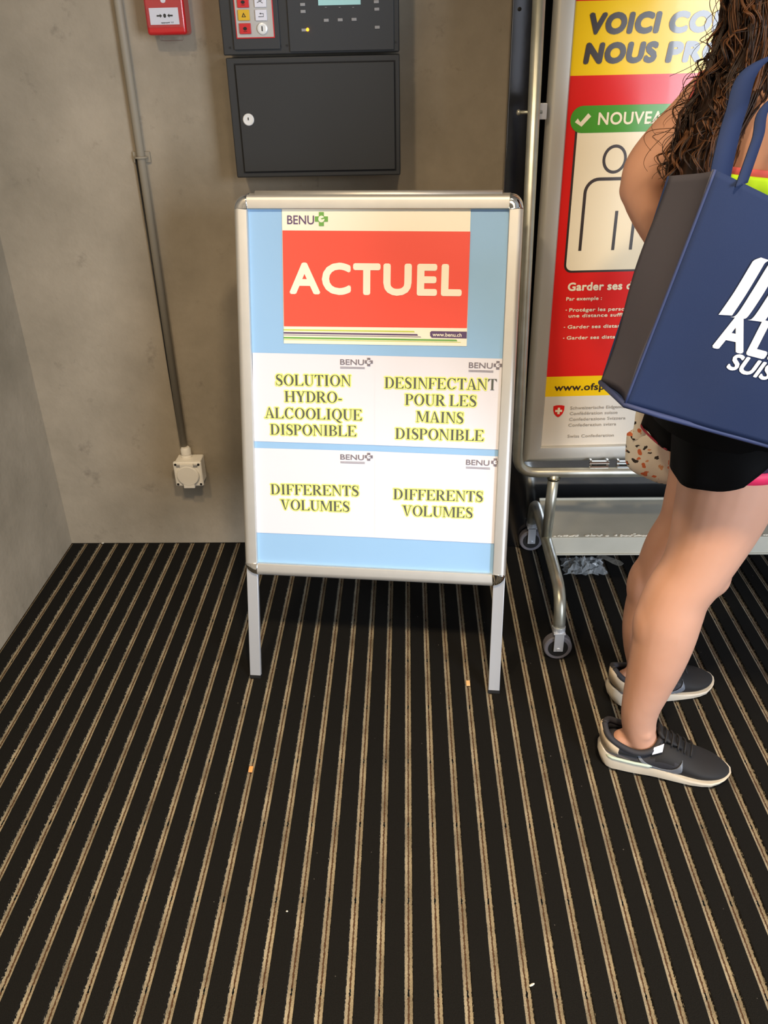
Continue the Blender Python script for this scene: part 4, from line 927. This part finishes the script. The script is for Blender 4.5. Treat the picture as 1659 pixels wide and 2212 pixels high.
for i in range(26):   # ringlets standing out on the left side
    a = rnd.uniform(2.4, 4.2); t0 = rnd.uniform(.3, .72); t1 = min(1.0, t0+rnd.uniform(.15, .28))
    lock(a, rnd.uniform(.95, 1.15), t0, t1, rnd.uniform(.008, .014), rnd.uniform(1.5, 3.0), .0035, 5, 1 if rnd.random() < .5 else 0, 1.3, rnd.uniform(0, .022))
for i in range(34):   # single flyaway hairs
    a = rnd.uniform(2.2, 4.6); t0 = rnd.uniform(.15, .7); t1 = min(1.0, t0+rnd.uniform(.12, .3))
    strand(a, rnd.uniform(1.0, 1.2), t0, t1, rnd.uniform(.008, .018), rnd.uniform(1.5, 3.0), rnd.uniform(.0004, .0008), 1 if rnd.random() < .5 else 0, 1.6, rnd.uniform(.0, .03))
hair.build('hair', [m_hair, m_hair2], person, smooth=True)

# ------------------------------------------------------------------ navy shopping bag on the near shoulder
BF, BB = 1.175, 1.315
fTL, fBL, fBR = at(1545, 366, BF), at(1350, 872, BF), at(1659, 957, BF)
bw = (fBR-fBL).normalized(); WBAG = .44
dB = Vector((0, BB-BF, 0))
gTL, gBL = at(1442, 380, BB), at(1297, 826, BB)
fBR = fBL+bw*WBAG; tdir = (at(1659, 422, BF)-fTL).normalized(); fTR = fTL+tdir*(WBAG-.02)
bTR = fTR+Vector((.0, BB-BF, .0)); bBR = fBR+Vector((0, BB-BF, .0))
bag = thing('shopping_bag', (fBL+bw*.2+Vector((0, .07, 0))), 'large navy shopping bag with white lettering hanging at the person\'s hip', 'bag')
def patch(a, b, c, d, nu, nv, f=None):
    """a bottom-left, b bottom-right, c top-right, d top-left"""
    G = []
    for j in range(nv+1):
        v = j/nv; row = []
        for i in range(nu+1):
            u = i/nu; p = (a*(1-u)+b*u)*(1-v)+(d*(1-u)+c*u)*v
            if f: p = p+f(u, v)
            row.append(p)
        G.append(row)
    return G
def ffront(u, v):
    bul = -.012*math.sin(math.pi*min(1, u))*math.sin(math.pi*(.15+.8*v)); fold = .0028*math.sin(9*u+2.5*v)*math.sin(3*v+1)+.002*math.sin(17*u-4*v)
    return Vector((0, bul+fold, .006*math.sin(3.0*u)*(v < .0)))
fr_grid = patch(fBL, fBR, fTR, fTL, 40, 40, ffront)
MB().loft(fr_grid, 0, False).build('front_panel', m_bag, bag, smooth=True, solid=.0015)
def fside(u, v): return Vector((.022*math.sin(math.pi*u)*(.35+.65*v)+.003*math.sin(8*v+3*u), 0, 0))
MB().loft(patch(gBL, fBL, fTL, gTL, 20, 30, fside), 0, False).build('side_panel', m_bagside, bag, smooth=True, solid=.0015)
MB().loft(patch(bBR, gBL, gTL, bTR, 20, 20), 0, False).build('back_panel', m_bag, bag, smooth=True, solid=.0015)
MB().loft(patch(fBR, bBR, bTR, fTR, 10, 10), 0, False).build('side_panel', m_bagside, bag, smooth=True, solid=.0015)
MB().loft(patch(gBL, bBR, fBR, fBL, 10, 10), 0, False).build('base_panel', m_bag, bag, smooth=True, solid=.002)
tb = MB(); tb.tube([fBL+(gBL-fBL)*1.0, fBL+(gBL-fBL)*.5-Vector((0, 0, .001)), fBL+Vector((0, -.001, -.002))]+[fBL+bw*WBAG*k/8+Vector((0, -.002, -.003)) for k in range(1, 9)], .0042, 8); tb.build('piping', m_bagtrim, bag, smooth=True)
eg = MB(); eg.tube([p for p in [fr_grid[j][0] for j in range(0, 41, 2)]], .0022, 8); eg.build('piping', m_bagtrim, bag, smooth=True)
# printed emblem and lettering, following the front panel
bp_ = Plane(fBL, bw, (fTL-fBL)-bw*(fTL-fBL).dot(bw))
class BagPrint(Print):
    pass
bpr = BagPrint(bp_, [m_logo])
B = bp_.uv
def strip(P0, P1, n=10): pass
def lineq(a, b, n): return [(a[0]+(b[0]-a[0])*k/n, a[1]+(b[1]-a[1])*k/n) for k in range(n+1)]
# sloping stripes with rounded tops, from the measured outline
def stripe(bl, br, tr, tl, foot=True, r=.35):
    A = [B(*bl), B(*tl)]; C = [B(*br), B(*tr)]
    L_ = lineq(A[0], A[1], 12); R2 = lineq(C[0], C[1], 12); bpr.quads(L_, R2, 0, 1)
def curve_stripe(Ls, Rs):
    A = spline([B(*p) for p in Ls], 6); C = spline([B(*p) for p in Rs], 6); bpr.quads(A, C, 0, 1)
curve_stripe([(1549, 677), (1582, 628), (1616, 572), (1625, 560), (1640, 554)], [(1577, 678), (1606, 634), (1638, 582), (1648, 566), (1658, 560)])
curve_stripe([(1574, 681), (1588, 674), (1622, 622), (1658, 566), (1672, 556)], [(1603, 684), (1612, 676), (1642, 632), (1676, 578), (1690, 566)])
curve_stripe([(1609, 686), (1621, 680), (1650, 638), (1690, 576), (1704, 566)], [(1638, 689), (1646, 684), (1668, 650), (1708, 588), (1722, 578)])
curve_stripe([(1650, 690), (1662, 682), (1700, 630), (1724, 592), (1734, 584)], [(1680, 694), (1690, 688), (1718, 650), (1744, 610), (1752, 600)])
def btext(txt, p0, p1, cap_, bold, shear):
    bpr.text(txt, B(*p0), B(*p1), cap_, 0, bold, shear, 1)
btext('A', (1534, 748), (1597, 758), .054, .045, .02)
btext('L', (1602, 759), (1641, 768), .052, .055, .06)
btext('D', (1645, 768), (1700, 781), .050, .06, .10)
btext('I', (1706, 783), (1724, 787), .050, .06, .10)
btext('SUISSE', (1561, 790), (1692, 826), .0250, .045, .16)
# wrap the print on the bulged panel
for i, v in enumerate(bpr.mb.v):
    q = v-fBL; uu = q.dot(bp_.u)/WBAG; vv = q.dot(bp_.v)/bp_.v.dot(fTL-fBL); sft = (fTL-fBL).dot(bp_.u)/WBAG*vv; d_ = ffront(max(0, min(1, uu-sft)), max(0, min(1, vv)))
    # plane of corners is flat, add the bulge and sit just in front of the cloth
    bpr.mb.v[i] = v+Vector((0, d_.y-.0022, 0))
bpr.build('printed_emblem', bag)
# shoulder straps
def ribbon(pts, wid, wdir, name, m, parent):
    g = MB(); R = spline(pts, 8); g.loft([[Vector(p)-Vector(wd_)*wid/2, Vector(p), Vector(p)+Vector(wd_)*wid/2] for p, wd_ in [(r, wdir) for r in R]], 0, False, False); return g.build(name, m, parent, smooth=True, solid=.0025)
sA = [tuple(at(1552, 400, 1.300)), tuple(at(1566, 330, 1.305)), tuple(at(1590, 240, 1.325)), tuple(at(1634, 140, 1.36)), (.612, 1.400, 1.405), (.640, 1.425, 1.420), (.672, 1.40, 1.39), (.70, 1.36, 1.33), (.715, 1.318, 1.24), (.700, 1.312, 1.16)]
ribbon(sA, .036, (.93, .30, .2), 'shoulder_strap', m_bag, bag)
sB = [tuple(at(1601, 400, 1.172)), tuple(at(1636, 300, 1.22)), tuple(at(1664, 220, 1.28)), (.604, 1.345, 1.375), (.628, 1.375, 1.402), (.655, 1.375, 1.40), (.690, 1.33, 1.34), (.72, 1.24, 1.22), (.73, 1.172, 1.12)]
ribbon(sB, .026, (.75, .55, .1), 'shoulder_strap', m_bag, bag)

# ------------------------------------------------------------------ small patterned cloth bag held in the far hand
def floral():
    m = mat('cream_floral_cotton', (250, 243, 228), .8); n = m.node_tree.nodes; l = m.node_tree.links; b = n['Principled BSDF']; g = n.new('ShaderNodeNewGeometry')
    def spots(scale, thr, col, prev, seed):
        mp = n.new('ShaderNodeMapping'); mp.inputs['Location'].default_value = (seed, seed*.7, seed*.3); mp.inputs['Scale'].default_value = (1, .3, 1); l.new(g.outputs['Position'], mp.inputs[0])
        nz = n.new('ShaderNodeTexNoise'); nz.inputs['Scale'].default_value = scale*.9; l.new(mp.outputs[0], nz.inputs['Vector'])
        mxv = n.new('ShaderNodeMix'); mxv.data_type = 'RGBA'; mxv.inputs['Factor'].default_value = .02; l.new(mp.outputs[0], mxv.inputs['A']); l.new(nz.outputs['Color'], mxv.inputs['B'])
        v = n.new('ShaderNodeTexVoronoi'); v.inputs['Scale'].default_value = scale; l.new(mxv.outputs['Result'], v.inputs['Vector'])
        q = n.new('ShaderNodeMath'); q.operation = 'LESS_THAN'; q.inputs[1].default_value = thr; l.new(v.outputs['Distance'], q.inputs[0])
        sc_ = n.new('ShaderNodeSeparateColor'); l.new(v.outputs['Color'], sc_.inputs[0]); s2 = n.new('ShaderNodeMath'); s2.operation = 'GREATER_THAN'; s2.inputs[1].default_value = .45; l.new(sc_.outputs[0], s2.inputs[0])
        pz = n.new('ShaderNodeSeparateXYZ'); l.new(g.outputs['Position'], pz.inputs[0]); s3 = n.new('ShaderNodeMath'); s3.operation = 'LESS_THAN'; s3.inputs[1].default_value = .690; l.new(pz.outputs['Z'], s3.inputs[0])
        m3 = n.new('ShaderNodeMath'); m3.operation = 'MULTIPLY'; l.new(s2.outputs[0], m3.inputs[0]); l.new(s3.outputs[0], m3.inputs[1])
        m2 = n.new('ShaderNodeMath'); m2.operation = 'MULTIPLY'; l.new(q.outputs[0], m2.inputs[0]); l.new(m3.outputs[0], m2.inputs[1])
        mx = n.new('ShaderNodeMix'); mx.data_type = 'RGBA'; l.new(m2.outputs[0], mx.inputs['Factor'])
        if isinstance(prev, tuple): mx.inputs['A'].default_value = prev
        else: l.new(prev, mx.inputs['A'])
        mx.inputs['B'].default_value = lin(col); return mx.outputs['Result']
    c = spots(75, .33, (58, 52, 46), lin((250, 243, 228)), 1.3); c = spots(48, .28, (232, 124, 78), c, 4.1); c = spots(60, .25, (232, 172, 128), c, 7.7)
    l.new(c, b.inputs['Base Color']); return m
m_flo = floral()
cb = thing('cloth_bag', (.56, 1.70, .60), 'small cream cloth bag with black and orange floral print held behind the legs', 'bag')
FBY = 1.690
outl = [(1354, 936), (1351, 975), (1352, 1000), (1366, 1018), (1392, 1031), (1437, 1046)]
OL = [at(x, y, FBY) for x, y in outl]; OL += [Vector((.64, FBY, .545)), Vector((.665, FBY, .60)), Vector((.66, FBY, .67)), Vector((.60, FBY, .705)), at(1400, 918, FBY), at(1372, 925, FBY)]
OLs = [Vector(p) for p in spline([tuple(p) for p in OL+[OL[0]]], 4)][:-1]
cen = sum(OLs, Vector())/len(OLs); g = MB(); rings = []
for s_, d_ in ((.02, -.030), (.4, -.028), (.75, -.021), (.93, -.010), (1, 0), (.93, .010), (.75, .021), (.4, .028), (.02, .030)): rings.append([cen+(p-cen)*s_+Vector((0, d_, 0)) for p in OLs])
g.loft(rings); g.build('pouch', m_flo, cb, smooth=True)
hnd = [tuple(at(1379, 950, 1.672)), tuple(at(1384, 915, 1.676)), tuple(at(1394, 870, 1.68)), (.534, 1.688, .83), (.548, 1.680, .885), (.565, 1.676, .83), (.600, 1.680, .72)]
ribbon(hnd, .027, (1, 0, .08), 'handle', m_flo, cb)

# ------------------------------------------------------------------ odds and ends on the mat
m_wrap = mat('clear_film', (215, 222, 225), .12, spec=.8, alpha=.30)
wr = MB(); rw = random.Random(3); gx, gy = 16, 10; c0 = at(1262, 1222, 2.0); 
def flr(x, y): 
    d = fw+rt*((x-CX)/F)-up*((y-CY)/F); t = -CAM.z/d.z; return CAM+d*t
c0 = flr(1260, 1226)
G = [[c0+Vector(((i/gx-.5)*.13+rw.uniform(-.006, .006), (j/gy-.5)*.09+rw.uniform(-.006, .006), .004+.022*max(0, 1-((i/gx-.5)*2)**2)*max(0, 1-((j/gy-.5)*2)**2)*rw.uniform(.3, 1.6))) for i in range(gx+1)] for j in range(gy+1)]
wr.loft(G, 0, False); o = wr.build('plastic_wrapper', m_wrap, None); tag(o, 'crumpled clear plastic wrapper lying on the mat under the steel tray', 'wrapper')
p0, p1 = flr(1292, 1203), flr(1345, 1222); dv = (p1-p0).normalized(); sd = Vector((-dv.y, dv.x, 0))*.012
sm_ = MB(); sm_.loft([[p0+(p1-p0)*k/6-sd*(1 if k < 6 else .4)+Vector((0, 0, .005+.003*math.sin(k))), p0+(p1-p0)*k/6+sd*(1 if k < 6 else .4)+Vector((0, 0, .006))] for k in range(7)], 0, False, False); o = sm_.build('plastic_strip', mat('dusty_clear_strip', (150, 146, 136), .3, alpha=.45), None, solid=.0012); tag(o, 'narrow dusty plastic strip lying on the mat beside the clear wrapper', 'strip')
def insert(px, py, L, w_, col, name, label, cat, rot=0):
    p = flr(px, py); M_ = Matrix.Translation(p+Vector((0, 0, .0018))) @ Matrix.Rotation(rot, 4, 'Z'); o = MB().box((0, 0, 0), (w_, L, .0035), 0, M_).build(name, mat(name+str(px), col, .7, bump=(200, .3, .001)), None, bevel=.0008); tag(o, label, cat); return o
insert(542, 1663, .016, .0085, (250, 160, 88), 'orange_chip', 'small orange chip stuck on a mat stripe in front of the left sign leg', 'chip')
insert(1011, 1477, .018, .0095, (240, 190, 130), 'beige_chip', 'small tan chip on a mat stripe to the left of the right sign leg', 'chip')
def crumb(px, py, r, label, stretch=1.0, rot=0):
    p = flr(px, py); g = MB(); g.ball((0, 0, 0), (r*stretch, r, r*.5), 8); Mx = Matrix.Translation(p+Vector((0, 0, r*.5))) @ Matrix.Rotation(rot, 4, 'Z'); g.v = [Mx @ v for v in g.v]; o = g.build('paper_scrap', mat('scrap%d' % px, (206, 204, 196), .8), None, smooth=True); tag(o, label, 'scrap')
crumb(1149, 2128, .0022, 'tiny white paper scrap on the mat at the lower right', 2.6, .5)
crumb(620, 1969, .0017, 'tiny white speck on the black mat at the lower middle left', 1.3)
crumb(412, 1168, .003, 'tiny white fleck at the foot of the back wall under the socket', 2.0)
crumb(222, 1174, .003, 'tiny white fleck at the foot of the back wall near the left corner', 1.6)
